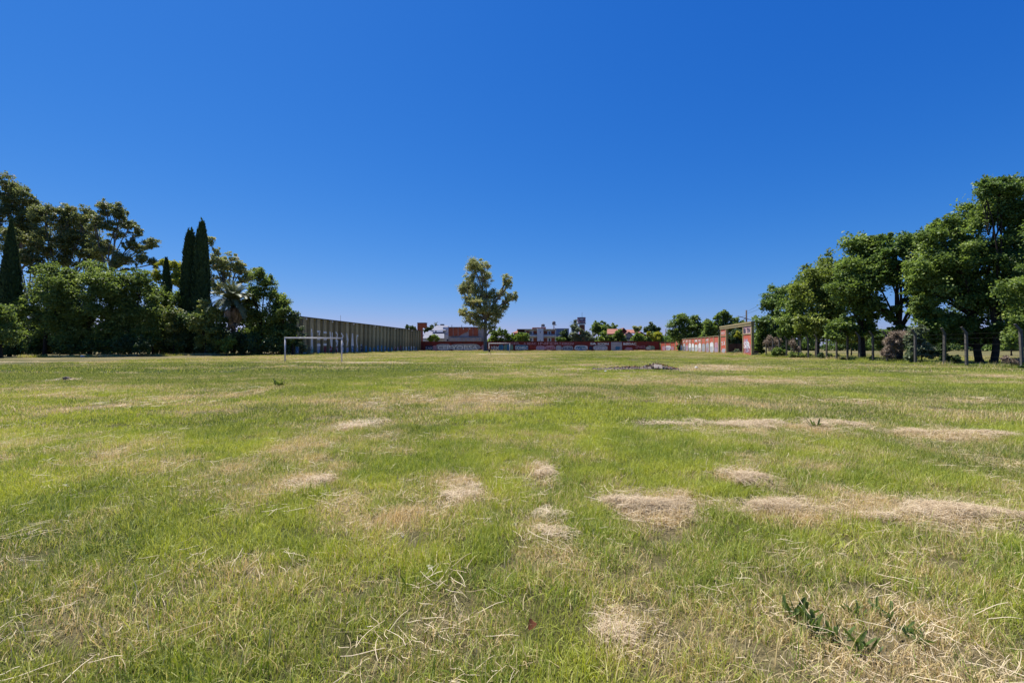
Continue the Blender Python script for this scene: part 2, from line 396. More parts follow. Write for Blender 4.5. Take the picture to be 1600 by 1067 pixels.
# taller unmown fringe along the walls and hedges
def line_pts(ax, ay, bx, by, n, w):
    t = rng.random(n); q = rng.normal(0, w, n); dx, dy = bx-ax, by-ay; l = math.hypot(dx, dy)
    return ax+dx*t-dy/l*q, ay+dy*t+dx/l*q
fr = [line_pts(-31, 163, 52, 158, 500, .8), line_pts(-39, 88, -32, 163, 450, .8), line_pts(51, 150, 45, 95, 260, .7), line_pts(-72, 67, -40, 86, 500, 1.0),
      line_pts(34, 31, 43, 82, 130, .8), line_pts(42.5, 80, 45, 96, 160, 1.0), line_pts(-75, 70, -45, 66, 0, 1)]
xf = np.concatenate([f[0] for f in fr]); yf = np.concatenate([f[1] for f in fr])
scatter('grass', [('near', x1, y1, .7, 1.25, .12, 0), ('tall', x1b, y1b, .7, 1.2, .3, 0), ('mid', x2, y2, .75, 1.3, .08, 0), ('far', x3, y3, .7, 1.2, .02, 0),
                  ('fringe', xf, yf, .5, 1.2, .05, 0)],
        'green and yellowing field grass covering the whole open field', 'grass')
xs1, ys1 = pts(.8, 9, 30); d, l, s = fields(xs1, ys1); xs1, ys1 = thin(xs1, ys1, np.clip(.08+d*.8, 0, 1))
xs2, ys2 = pts(.8, 9, 34); d, l, s = fields(xs2, ys2); xs2, ys2 = thin(xs2, ys2, np.clip((d-.7)*1.6, 0, .7))
xs3, ys3 = pts(9, 45, 3.5); d, l, s = fields(xs3, ys3); xs3, ys3 = thin(xs3, ys3, np.clip((d-.5)*1.2, 0, .6))
scatter('dry_stems', [('straw', xs1, ys1, .7, 1.4, .15, .02), ('strawmat', xs2, ys2, .7, 1.2, .1, .01), ('strawfar', xs3, ys3, .7, 1.3, .05, .03)],
        'loose pale dry stems of cut grass lying over the green turf', 'dry grass')
xq, yq = pts(1.5, 18, 1.6); cl = fbm(xq/1.2, yq/1.2, 3, 21); xq, yq = thin(xq, yq, np.clip((cl-.45)*4, 0.04, 1))
scatter('seed_fluff', [('fluff', xq, yq, .4, .95, .3, 0)], 'small white tufts of seed fluff caught in the grass', 'seed fluff')

# ------------------------------------------------------------------ heaps of dry cut grass
def hay_heap(px0, px1, py, depth, h, n, label, dark=.0):
    """ragged drift of cut stems: noise decides where they lie and how high they pile"""
    Y = YB(py); xa, xb = X(px0, Y), X(px1, Y); cx = (xa+xb)/2; rx = (xb-xa)/2; depth *= 1.25
    n = int(n*.72); N_ = n*8; x = cx+rx*rng.uniform(-1.35, 1.35, N_); y = Y+depth*rng.uniform(-2.1, 2.1, N_)
    def dens(x, y):
        yc = Y+depth*.7*(fbm(x*1.1, x*0+px0, 3, 2)-.5)*2; wl = .45+1.0*fbm(x*1.6, x*0+px1, 3, 7)
        d = np.sqrt(np.clip(np.abs((x-cx)/rx), 0, 2)**4+((y-yc)/(depth*wl))**2)
        sc3 = max(.3, rx*.45); return d+(fbm(x*5, y*6, 3, 9)-.5)*1.3+(fbm(x/sc3, y*1.9/sc3, 3, 23)-.5)*2.7
    d0 = dens(x, y); pr_ = np.hypot((x-cx)/(rx*1.35), (y-Y)/(depth*2.1)); keep = rng.random(N_) < (1-sstep(.45, 1.0, pr_))* np.maximum(1-sstep(-.3, 1.05, d0), .08); x, y, d0 = x[keep][:n], y[keep][:n], d0[keep][:n]; n = len(x)
    hh = .42*h*np.clip(1-d0, 0, 1)*(.35+1.3*fbm(x*3.2, y*3.2, 3, 4)); z = gh(x, y)+.02+hh*(.3+.7*rng.random(n)**.5)+rng.random(n)*.03
    sc_ = max(1, Y/4.5)**.6; ln = (.025+.15*rng.random(n)**2.2)*sc_; az = rng.random(n)*6.283; tl = rng.normal(0, .28, n); w = (.0012+.0022*rng.random(n))*max(1, Y/4.5)
    dv = np.stack([np.cos(az)*np.cos(tl), np.sin(az)*np.cos(tl), np.sin(tl)], 1)*ln[:, None]
    up = np.stack([rng.uniform(-.6, .6, n), rng.uniform(-.8, .3, n), np.ones(n)], 1); sv = np.cross(dv, up); sv = sv/np.linalg.norm(sv, axis=1)[:, None]*w[:, None]*.5
    p = np.stack([x, y, z], 1); mid = p+np.stack([rng.normal(0, .004, n), rng.normal(0, .004, n), .006+.004*rng.random(n)], 1)
    V = np.stack([p-dv/2-sv*.6, p-dv/2+sv*.6, mid-sv, mid+sv, p+dv/2-sv*.5, p+dv/2+sv*.5], 1).reshape(-1, 3)
    k = np.arange(n)*6; q = np.concatenate([np.stack([k, k+1, k+3, k+2], 1), np.stack([k+2, k+3, k+5, k+4], 1)])
    rv = np.clip(rng.random(n)*.85+.1-dark*rng.random(n)*(fbm(x*3, y*3, 2, 13)*1.6), 0, 1)
    me = mesh_np('hay_heap', V, [q], m_straw, np.repeat(rv, 6))
    o = link('hay_heap', me); tag(o, label, 'hay heap', 'heaps and rows of dry cut grass on the field'); return o
hay_heap(938, 1092, 790, .20, .13, 9240, 'rounded brown heap of dry cut grass, darkest and tallest heap in the near field', .5)
hay_heap(1105, 1310, 796, .14, .06, 3960, 'thin row of dry cut grass just right of the tall brown heap', .35)
hay_heap(1315, 1640, 803, .22, .10, 11440, 'long pale row of dry cut grass running out of the picture at right')
hay_heap(1130, 1205, 752, .22, .12, 3300, 'small rough tuft of dry grass behind the row at right', .3)
hay_heap(983, 1240, 668, .42, .12, 7040, 'long pinkish windrow of dry grass across the middle distance')
hay_heap(1235, 1352, 668, .35, .11, 3300, 'short windrow with dark weeds, continuing the long middle one', .2)
hay_heap(1378, 1580, 680, .30, .09, 4180, 'farther right windrow of dry grass near the picture edge', .1)
hay_heap(532, 602, 664, .35, .08, 2420, 'pale patch of dry grass in the middle of the left field')
hay_heap(443, 520, 758, .17, .06, 2860, 'flat pinkish mat of dry grass in the left foreground')
hay_heap(690, 752, 772, .22, .07, 2420, 'loose pale tuft of dry grass left of the picture centre')
hay_heap(832, 870, 738, .25, .08, 1320, 'small dry grass tuft a little right of the picture centre', .2)
hay_heap(925, 1000, 985, .10, .035, 1540, 'spread of pale straw stems in the nearest foreground')
hay_heap(822, 900, 832, .25, .04, 1320, 'scattered sloping straw patch in front of the brown heap')

# ------------------------------------------------------------------ foreground weeds, leaf
m_weed = leafmat('weed_leaf', (.05, .085, .02), (.14, .20, .045), trans=.35)
def leafblade(L_, w, curl):
    V = []; Fq = []; n = 6
    for i in range(n+1):
        u = i/n; hw = w*math.sin(math.pi*min(1, u*.92+.06))**.8*.5; z = math.sin(u*curl)*L_*.45; x = u*L_*math.cos(curl*u*.5)
        V += [(x, -hw, z+hw*.35), (x, 0, z), (x, hw, z+hw*.35)]
    for i in range(n):
        for j in (0, 1): a = i*3+j; Fq.append((a, a+3, a+4, a+1))
    return np.array(V), np.array(Fq)
lv = [leafblade(.12, .021, 1.6), leafblade(.16, .024, 1.0), leafblade(.09, .02, 2.1), leafblade(.13, .015, 1.9)]
lvm = [mesh_np('leaf', v, [f], m_weed, np.random.rand(len(v)), smooth=True) for v, f in lv]
def weed(px, py, n, s, label):
    x, y = G(px, py); z = g1(x, y)
    t = thing('broadleaf_weed', label, 'weed', (x, y, z), 0, 'broad leaved weeds in the grass')
    MB().tube([(0, 0, -.02), (0, 0, .03*s)], [.008*s, .005*s], 6).build('stem', m_weed, t)
    for i in range(n):
        o = link('leaf', random.choice(lvm), t, (0, 0, .02*s)); o.location = (random.gauss(0, .03)*s, random.gauss(0, .03)*s, .02*s); o.rotation_euler = (random.uniform(-.7, .7), random.uniform(-.95, .15), i*2.4+random.uniform(-.6, .6)); q = s*random.uniform(.45, 1.15); o.scale = (q, q, q)
weed(1268, 985, 22, 1.0, 'dark broad leaved weed, biggest in the right foreground')
weed(1385, 968, 15, .8, 'dark weed right of the biggest weed in the right foreground')
weed(1345, 1020, 14, .8, 'low weed with a pale lance leaf at bottom right of the field')
weed(1242, 962, 20, 1.0, 'weed with dark leaves at the upper left end of the right foreground weeds')
weed(1300, 1000, 22, 1.1, 'spreading dark weed in the middle of the right foreground weeds')
weed(1425, 1000, 16, .9, 'dark leaved weed at the right end of the right foreground weeds')
weed(1335, 962, 16, .8, 'small dark weed just above the right foreground weeds')
weed(640, 925, 10, .7, 'small upright weed in the grass left of the bottom centre')
weed(1270, 671, 30, 1.1, 'dark leafy weed growing through the middle windrow of hay')
weed(437, 604, 26, 3.0, 'single green weed clump standing alone in the darker grass at left')
m_brown = mat('brown_leaf', (.20, .07, .03), .8, noise=.4, nscale=30)
bx_, by_ = G(826, 992)
v_b, f_b = leafblade(.06, .045, 1.9); lb = link('dead_leaf', mesh_np('dead_leaf', v_b, [f_b], m_brown, smooth=True), None, (bx_, by_, g1(bx_, by_)+.045)); lb.rotation_euler = (.5, -.2, 1.1)
tag(lb, 'curled reddish brown dead leaf lying in the foreground grass', 'leaf')

# ------------------------------------------------------------------ trees
m_bark = mat('bark', (.055, .042, .032), .95, noise=.5, nscale=6, bump=.6, bscale=14)
m_bark_pale = mat('bark_pale', (.28, .24, .20), .9, noise=.5, nscale=4, bump=.4, bscale=10)
m_bark_euc = mat('bark_eucalypt', (.24, .20, .165), .9, noise=.6, nscale=2.0, bump=.4, bscale=10)
LM = dict(
    ash2=leafmat('leaves_ash_light', (.09, .13, .03), (.28, .35, .09), (.44, .48, .20), .88, trans=.5, spec=.25, rough=.5),
    ash3=leafmat('leaves_ash_deep', (.06, .105, .03), (.18, .27, .075), (.32, .40, .15), .92, trans=.42, spec=.3, rough=.5),
    ash=leafmat('leaves_ash', (.07, .115, .03), (.23, .32, .085), (.36, .44, .16), .9, trans=.48, spec=.25, rough=.5),
    broad=leafmat('leaves_broad', (.07, .11, .03), (.24, .32, .085), (.38, .44, .16), .9, trans=.45, spec=.25, rough=.52),
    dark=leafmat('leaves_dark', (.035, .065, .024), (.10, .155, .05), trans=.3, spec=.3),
    cypress=leafmat('leaves_cypress', (.025, .046, .018), (.06, .10, .036), trans=.1, spec=.15, rough=.8),
    privet=leafmat('leaves_privet', (.09, .14, .035), (.30, .36, .10), (.42, .42, .16), .75, trans=.3),
    euc=leafmat('leaves_eucalypt', (.09, .12, .045), (.27, .30, .11), (.36, .29, .14), .9, trans=.42, spec=.3),
    eucc=leafmat('leaves_eucalypt_green', (.20, .235, .085), (.48, .50, .21), (.56, .45, .24), .85, trans=.4, spec=.3),
    yellow=leafmat('leaves_yellow', (.20, .25, .04), (.46, .46, .08), trans=.4),
    bright=leafmat('leaves_bright', (.09, .16, .03), (.26, .36, .07), (.40, .46, .13), .9, trans=.35),
    grey=leafmat('leaves_greygreen', (.10, .14, .07), (.24, .28, .16), (.38, .39, .28), .9, trans=.25),
    dead=leafmat('twigs_dead', (.15, .115, .085), (.40, .31, .23), trans=.1),
    palm=leafmat('leaves_palm', (.06, .08, .035), (.17, .20, .10), trans=.15))

def leaves(cent, rad, n, size, flat=.55, shell=.55, asp=.42, droop=0.0, base_r=None):
    """n leaves on bough shells. cent (k,3) rad (k,)"""
    k = len(cent); w = rad**2/np.sum(rad**2); idx = rng.choice(k, n, p=w)
    d = rng.normal(size=(n, 3)); d /= np.linalg.norm(d, axis=1)[:, None]
    d[:, 2] = np.where((d[:, 2] < -.25) & (rng.random(n) < .6), -d[:, 2], d[:, 2])
    r = rad[idx]*(shell*.75+(1.1-shell*.75)*rng.random(n)**.8)*np.clip(1+.26*rng.normal(size=n), .3, 1.35)
    st = 1+.35*rng.normal(size=(k, 3)); p = cent[idx]+d*r[:, None]*np.array([1, 1, flat+.15])*np.abs(st[idx])
    # leaf axis roughly outward with droop, random roll
    ax = d*.7+rng.normal(size=(n, 3))*.65; ax[:, 2] -= droop; ax /= np.linalg.norm(ax, axis=1)[:, None]
    nn = rng.normal(size=(n, 3))*.75+np.array([0, 0, .9])+d*.4; sd3 = np.cross(ax, nn); sd3 /= np.linalg.norm(sd3, axis=1)[:, None]+1e-9
    up = np.cross(sd3, ax)
    s = size*(.55+.9*rng.random(n)); s3 = s[:, None]
    V = np.stack([p-ax*s3*.5, p+sd3*s3*asp-up*s3*.10, p+ax*s3*.5-up*s3*.12, p-sd3*s3*asp-up*s3*.10], 1).reshape(-1, 3)
    q = np.arange(n)[:, None]*4+np.arange(4)[None, :]
    br = rng.random(k)*.45 if base_r is None else base_r
    rv = np.clip(br[idx]+rng.random(n)*.6, 0, 1)
    return V, q, np.repeat(rv, 4)
def boughs(bl, per, frac, jit=.0):
    per = int(per*2.6); 
    cs = []; rs = []
    for (c_, rx, rz) in bl:
        for i in range(per):
            d = rng.normal(size=3); d /= np.linalg.norm(d); r = rng.random()**.45*(1-frac*.35)
            cs.append(np.array(c_)+d*np.array([rx, rx, rz])*r); rs.append(min(rx, rz)*frac*(.40+.75*rng.random()**1.3))
    return np.array(cs), np.array(rs)
def limb(mb, a, b, r0, r1, n=6, sag=.0, seg=4, wob=.06):
    a = Vector(a); b = Vector(b); L_ = (b-a).length; pts_ = []; rr = []
    o1 = Vector((random.uniform(-1, 1), random.uniform(-1, 1), 0))*L_*wob
    for i in range(seg+1):
        u = i/seg; p = a.lerp(b, u)+o1*math.sin(u*math.pi)+Vector((0, 0, -sag*L_*math.sin(u*math.pi)*(1-u)))
        pts_.append(p); rr.append(r0+(r1-r0)*u)
    mb.tube(pts_, rr, n, cap=False); return pts_
def tree(name, label, cat, px, Y, bl, m, nleaf, lsize, tr=.3, fork=.45, per=9, frac=.42, bark=None, group=None, ddepth=.5, flat=.72, asp=.40, droop=0, shell=.55, skirt=False, lean=0, limbs=True, zoff=0, baseoff=None):
    """bl = blobs (px, py, r_px[, rz_px[, dY]]) giving the outline of the crown at distance Y"""
    x0 = X(px, Y); z0 = g1(x0, Y)+zoff
    t = thing(name, label, cat, (x0, Y, z0), 0, group)
    B = []
    for i, q in enumerate(bl):
        r = q[2]*Y/F; rz = (q[3] if len(q) > 3 and q[3] else q[2])*Y/F
        dy = q[4] if len(q) > 4 else random.uniform(-ddepth, ddepth)*r
        c_ = np.array([X(q[0], Y)-x0, dy, Z(q[1], Y)-z0]); B.append((c_, r, rz))
    cs, rs = boughs(B, per, frac)
    V, q, rv = leaves(cs, rs, int(nleaf*1.06), lsize*.95, flat, shell, asp, droop)
    ok = V[:, 2].reshape(-1, 4).min(1) > .03; q = q[ok]
    crown = link('crown', mesh_np('crown', V, [q], LM[m], rv), t)
    top = max(c_[2] for c_, _, _ in B)
    mb = MB(); cxm = float(np.mean([c_[0] for c_, _, _ in B])); fz = max(.4, top*fork)
    f = Vector((lean+cxm*.25, 0, fz)); bo = Vector((0, 0, -.15))
    limb(mb, bo+Vector((0, 0, 0)), f, tr, tr*.72, 9, wob=.04)
    mb.tube([bo, bo+Vector((0, 0, .5))], [tr*1.45, tr*.98], 9, cap=False)
    if limbs:
        for c_, r, rz in B:
            e = Vector(c_); s_ = f.lerp(Vector((0, 0, fz*.8)), random.random()*.5)
            if e.z < fz*.7: s_ = Vector((0, 0, max(.3, e.z*.6)))
            rr = tr*.5*min(1, r/2.5+.3); limb(mb, s_, e, rr, rr*.4, 6)
            near_ = np.argsort(np.linalg.norm(cs-c_, axis=1))[:7]
            for j in near_: limb(mb, e.lerp(s_, random.uniform(.05, .35)), Vector(cs[j]), rr*.38, rr*.1, 4, seg=2)
    mb.build('trunk', bark or m_bark, t, smooth=True)
    return t
GR = 'broad green trees along the right fence'
# --- right row, far to near
tree('ash_tree', 'farthest and smallest green tree of the right row, beside the gate pillar', 'tree', 1212, 84, [(1207, 475, 20), (1222, 462, 20), (1196, 510, 18), (1222, 505, 24), (1208, 530, 17), (1192, 532, 14), (1232, 528, 16), (1184, 505, 12)], 'ash3', 17000, .34, .25, .4, group=GR)
tree('ash_tree', 'rounded green tree with a pale trunk, second tree from the gate', 'tree', 1249, 71, [(1245, 462, 26), (1262, 440, 26), (1235, 495, 24), (1260, 490, 26), (1270, 465, 22), (1242, 520, 18), (1268, 518, 18), (1228, 510, 18)], 'ash', 26000, .30, .28, .4, bark=m_bark_pale, group=GR)
tree('ash_tree', 'dense green tree over a dark trunk, third tree from the gate', 'tree', 1277, 60, [(1292, 425, 32), (1318, 430, 30), (1280, 470, 32), (1312, 478, 32), (1300, 510, 24), (1258, 505, 22), (1282, 520, 18), (1320, 508, 20), (1335, 455, 26), (1268, 450, 24)], 'ash2', 38000, .27, .30, .35, group=GR)
tree('ash_tree', 'wide green tree on a thick dark trunk with pale low branches', 'tree', 1347, 50, [(1342, 402, 32), (1370, 388, 28), (1330, 440, 36), (1345, 480, 28), (1362, 430, 26), (1322, 510, 20), (1358, 515, 17), (1340, 520, 17), (1300, 520, 16), (1312, 455, 26), (1372, 405, 24)], 'ash', 42000, .24, .38, .3, group=GR)
tree('ash_tree', 'open crowned green tree showing sky between its dark forked limbs', 'tree', 1405, 47, [(1402, 382, 27), (1432, 390, 30), (1385, 405, 20), (1455, 425, 25), (1410, 425, 20), (1398, 492, 17), (1430, 475, 18), (1372, 430, 18), (1375, 475, 16), (1425, 445, 14), (1450, 455, 18), (1400, 520, 12)], 'ash3', 30000, .23, .32, .28, per=8, frac=.38, group=GR)
tree('ash_tree', 'tall spreading green tree left of the pair of dark trunks', 'tree', 1530, 42, [(1470, 395, 40), (1505, 350, 36), (1548, 320, 38), (1500, 425, 46), (1452, 452, 30), (1550, 400, 46), (1462, 372, 24), (1482, 352, 20), (1452, 500, 22), (1472, 528, 14), (1480, 488, 36), (1535, 470, 38), (1500, 512, 24), (1462, 508, 22), (1530, 512, 20), (1465, 524, 18), (1490, 528, 15), (1548, 528, 15), (1515, 530, 13), (1432, 425, 24), (1440, 480, 20)], 'ash', 72000, .21, .30, .3, group=GR)
tree('ash_tree', 'tallest green tree at the right picture edge with a leaning trunk', 'tree', 1552, 40.5, [(1592, 322, 42), (1625, 350, 46), (1590, 395, 42), (1640, 430, 50), (1580, 450, 40), (1600, 490, 34), (1560, 510, 24), (1590, 515, 22), (1535, 300, 18), (1562, 296, 22)], 'ash3', 56000, .20, .28, .3, group=GR, lean=-.5)
tree('ash_tree', 'slim green tree with low drooping leaves beside the nearest fence post', 'tree', 1612, 33, [(1650, 380, 60), (1620, 440, 40), (1605, 505, 26), (1592, 530, 16), (1650, 490, 50)], 'ash', 30000, .17, .28, .35, group=GR)
tree('ash_tree', 'slender dark trunked tree farther back behind the leaning one', 'tree', 1556, 55, [(1560, 440, 50), (1590, 470, 40), (1520, 470, 34)], 'ash3', 15000, .28, .2, .4, group=GR)

for (px_, Y_, bl_, m_, lb_) in (
    (1385, 74, [(1372, 530, 12), (1392, 526, 13), (1408, 532, 12), (1380, 542, 8)], 'ash3', 'bush in the field behind the open crowned tree'),
    (1450, 70, [(1432, 520, 13), (1452, 524, 14), (1470, 522, 14), (1445, 540, 9)], 'dark', 'dark bush behind the grey green scrub'),
    (1580, 78, [(1560, 526, 13), (1582, 524, 13), (1600, 526, 14), (1575, 540, 9)], 'dark', 'dark bush far behind the leaning trunk'),
    (1330, 84, [(1312, 528, 10), (1330, 526, 11), (1346, 530, 9)], 'ash2', 'light green bush behind the thick dark trunk')):
    tree('field_bush', lb_, 'bush', px_, Y_, bl_, m_, 7000, .32, .12, .3, group='bushes in the far field at right')
# --- left mass
GL = 'dense trees and shrubs along the left side'
tree('broadleaf_bush', 'rounded green bush at the very left edge before the dark cypress', 'bush', 2, 64, [(4, 492, 20), (10, 525, 24), (-22, 500, 34), (-18, 535, 26)], 'broad', 14000, .26, .2, .4, group=GL)
def cypress(px, Y, top, bot, hw, label, name='cypress_tree', shape=.55, n=15000, m='cypress', lean=0):
    x0 = X(px, Y); z0 = g1(x0, Y); t = thing(name, label, 'tree', (x0, Y, z0), 0, 'dark columnar cypresses' if hw < 14 else None)
    zt = Z(top, Y)-z0; R0 = hw*Y/F
    u = rng.random(n)**.8; ang = rng.random(n)*6.283
    prof = np.where(u < .12, .75+u*2, np.minimum(1, ((1-u)/.88)**shape*1.08)); 
    bump = 1+.22*(fbm(ang*1.9, u*zt*.55, 3, px)-.5)*2+.10*rng.normal(size=n)
    r = R0*prof*bump*(.86+.16*rng.random(n)); z = .2+u*(zt-.2)*(1+.02*rng.normal(size=n))
    p = np.stack([r*np.cos(ang)+lean*z, r*np.sin(ang), z], 1)
    ax = np.stack([np.cos(ang)*.35, np.sin(ang)*.35, np.ones(n)], 1)+rng.normal(size=(n, 3))*.25; ax /= np.linalg.norm(ax, axis=1)[:, None]
    sd3 = np.stack([-np.sin(ang), np.cos(ang), 0*ang], 1)+rng.normal(size=(n, 3))*.5; sd3 /= np.linalg.norm(sd3, axis=1)[:, None]
    s = (.30+.35*rng.random(n))[:, None]*Y/80
    V = np.stack([p-ax*s*.6, p+sd3*s*.3, p+ax*s*.8, p-sd3*s*.3], 1).reshape(-1, 3)
    link('crown', mesh_np('crown', V, [np.arange(n)[:, None]*4+np.arange(4)], LM[m], np.repeat(rng.random(n), 4)), t)
    MB().tube([(0, 0, -.1), (lean*zt*.5, 0, zt*.5), (lean*zt*.85, 0, zt*.85)], [.3, .2, .06], 8).build('trunk', m_bark, t, smooth=True)
cypress(15, 74, 352, 555, 18, 'broad dark pointed conifer near the left edge', 'conifer_tree', .8, 20000)
def bl2(*a): return list(a)
tree('broadleaf_tree', 'wide green tree just right of the dark pointed conifer', 'tree', 70, 73, [(60, 455, 28), (88, 432, 24), (62, 500, 34), (95, 480, 32), (55, 535, 22), (95, 530, 26), (108, 452, 26), (74, 428, 18), (45, 480, 20)], 'broad', 42000, .27, .3, .35, group=GL)
tree('broadleaf_tree', 'wide green tree in the middle of the left thicket', 'tree', 140, 74, [(128, 432, 24), (155, 440, 26), (120, 475, 30), (150, 485, 32), (130, 525, 28), (165, 528, 26), (172, 455, 28), (142, 428, 20), (112, 438, 20), (105, 500, 28)], 'broad', 42000, .27, .3, .35, group=GL)
tree('broadleaf_tree', 'wide green tree at the right end of the left thicket', 'tree', 205, 76, [(188, 445, 26), (212, 448, 24), (195, 490, 32), (222, 492, 28), (195, 530, 26), (228, 530, 22), (238, 465, 18), (180, 470, 28), (170, 440, 20), (205, 432, 18), (178, 510, 26)], 'broad', 38000, .28, .3, .35, group=GL)
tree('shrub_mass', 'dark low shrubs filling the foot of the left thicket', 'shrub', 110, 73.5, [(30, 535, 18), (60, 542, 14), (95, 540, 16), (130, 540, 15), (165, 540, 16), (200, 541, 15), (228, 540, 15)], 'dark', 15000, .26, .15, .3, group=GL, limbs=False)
GE = 'tall eucalypts behind the left thicket'
tree('eucalyptus_tree', 'tallest dark eucalypt at the left edge of the picture', 'tree', 22, 104, [(12, 298, 23.6), (32, 312, 21.2), (4, 335, 28.3), (48, 335, 21.2), (35, 352, 21.2), (10, 375, 28.3), (60, 365, 16.5)], 'euc', 36000, 0.34, .5, .5, group=GE, bark=m_bark_euc, droop=.5, per=10, frac=.36)
tree('eucalyptus_tree', 'bushy eucalypt with a flat brownish top above the thicket', 'tree', 102, 101, [(72, 338, 20.1), (98, 332, 20.1), (124, 335, 18.9), (85, 362, 26.0), (115, 368, 26.0), (68, 385, 21.2), (100, 395, 28.3), (132, 395, 23.6)], 'euc', 42000, 0.32, .45, .45, group=GE, bark=m_bark_euc, droop=.5, per=10, frac=.36)
tree('eucalyptus_tree', 'open brownish eucalypt with a single dark stem and ragged right side', 'tree', 165, 98, [(162, 324, 15.3), (183, 333, 15.3), (150, 350, 16.5), (172, 357, 17.7), (198, 350, 10.6), (152, 385, 21.2), (214, 362, 11.8), (232, 380, 11.8), (205, 385, 15.3), (222, 405, 14.2), (190, 410, 16.5), (238, 412, 9.4)], 'euc', 33000, 0.29, .32, .6, group=GE, bark=m_bark_euc, droop=.5, per=10, frac=.33)
tree('eucalyptus_tree', 'low olive eucalypt showing between the conifer and the thicket', 'tree', 42, 96, [(28, 372, 14), (45, 402, 16), (22, 400, 14), (60, 420, 14)], 'euc', 9000, .38, .3, .5, group=GE, bark=m_bark_euc, droop=.4)
tree('acacia_tree', 'yellow green tree behind the leaning conifer', 'tree', 272, 96, [(272, 418, 13), (252, 412, 9), (282, 436, 14), (262, 440, 14), (248, 432, 10)], 'yellow', 8500, .36, .25, .5)
cypress(263, 86, 408, 500, 9, 'short dark leaning conifer left of the twin cypresses', 'conifer_tree', .6, 7000, lean=-.03)
cypress(296, 84, 366, 540, 12.5, 'left cypress of the tall pair, slightly shorter', 'cypress_tree', .32, 15000)
cypress(314, 83, 352, 540, 12.5, 'right cypress of the tall pair, the taller one', 'cypress_tree', .38, 16000, lean=0)
tree('eucalyptus_tree', 'umbrella shaped eucalypt with reddish leaves right of the twin cypresses', 'tree', 355, 96, [(329, 378, 8.3), (338, 391, 8.3), (333, 412, 11.8), (346, 410, 15.3), (364, 408, 15.3), (379, 418, 11.8), (394, 426, 11.8), (330, 432, 11.8), (336, 450, 14.2), (375, 440, 8.3), (352, 425, 12), (368, 424, 12), (345, 438, 11), (384, 434, 11)], 'eucc', 21000, 0.27, .3, .55, bark=m_bark_euc, droop=.4, group=GE, per=8, frac=.36)
tree('broadleaf_tree', 'green tree behind the palm reaching above the left fence', 'tree', 408, 84, [(412, 442, 17), (398, 458, 17), (425, 462, 15), (400, 490, 22), (425, 495, 22), (400, 525, 24), (428, 530, 20), (405, 430, 12), (390, 470, 14), (434, 470, 14)], 'broad', 24000, .29, .3, .35, group=GL)
tree('broadleaf_tree', 'dark green tree with yellowish top near the goal', 'tree', 441, 83.5, [(438, 475, 14), (446, 492, 15), (435, 510, 18), (448, 525, 18), (432, 538, 14)], 'broad', 15000, .28, .25, .35, group=GL)
tree('broadleaf_tree', 'last small round tree of the left thicket touching the ribbed fence', 'tree', 458, 83, [(458, 496, 10), (456, 512, 12), (452, 532, 15), (446, 542, 10)], 'dark', 9000, .26, .2, .35, group=GL)
tree('privet_bush', 'privet bush with cream flowers between thicket and cypresses', 'bush', 238, 79, [(240, 482, 14), (238, 505, 17), (240, 532, 18)], 'privet', 11000, .26, .15, .35, group='flowering privet bushes')
tree('privet_bush', 'round topped privet bush with cream flowers below the left cypress', 'bush', 271, 79.5, [(272, 494, 15), (270, 515, 17), (272, 537, 16)], 'privet', 11000, .26, .15, .35, group='flowering privet bushes')
tree('privet_bush', 'widest privet bush with cream flowers left of the palm', 'bush', 320, 79, [(314, 482, 14), (334, 490, 12), (312, 505, 18), (332, 512, 15), (322, 533, 20)], 'privet', 16000, .26, .15, .35, group='flowering privet bushes')
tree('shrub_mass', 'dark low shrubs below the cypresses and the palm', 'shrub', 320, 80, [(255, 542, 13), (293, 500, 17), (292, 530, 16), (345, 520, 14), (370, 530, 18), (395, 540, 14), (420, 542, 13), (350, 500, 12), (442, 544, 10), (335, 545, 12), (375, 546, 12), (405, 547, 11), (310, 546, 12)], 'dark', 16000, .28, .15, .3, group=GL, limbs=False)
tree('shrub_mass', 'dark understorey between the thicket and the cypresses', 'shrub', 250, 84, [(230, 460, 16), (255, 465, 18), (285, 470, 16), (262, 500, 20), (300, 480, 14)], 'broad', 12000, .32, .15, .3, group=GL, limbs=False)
tree('small_bush', 'small pale green bush in front of the palm', 'bush', 354, 78, [(345, 535, 8), (360, 533, 9), (353, 543, 9)], 'bright', 4200, .22, .08, .3)
tree('small_bush', 'pale grey green shrub against the ribbed fence behind the goal', 'bush', 471, 86, [(470, 514, 6), (474, 526, 7), (468, 534, 8), (474, 544, 7)], 'grey', 3600, .24, .08, .5)

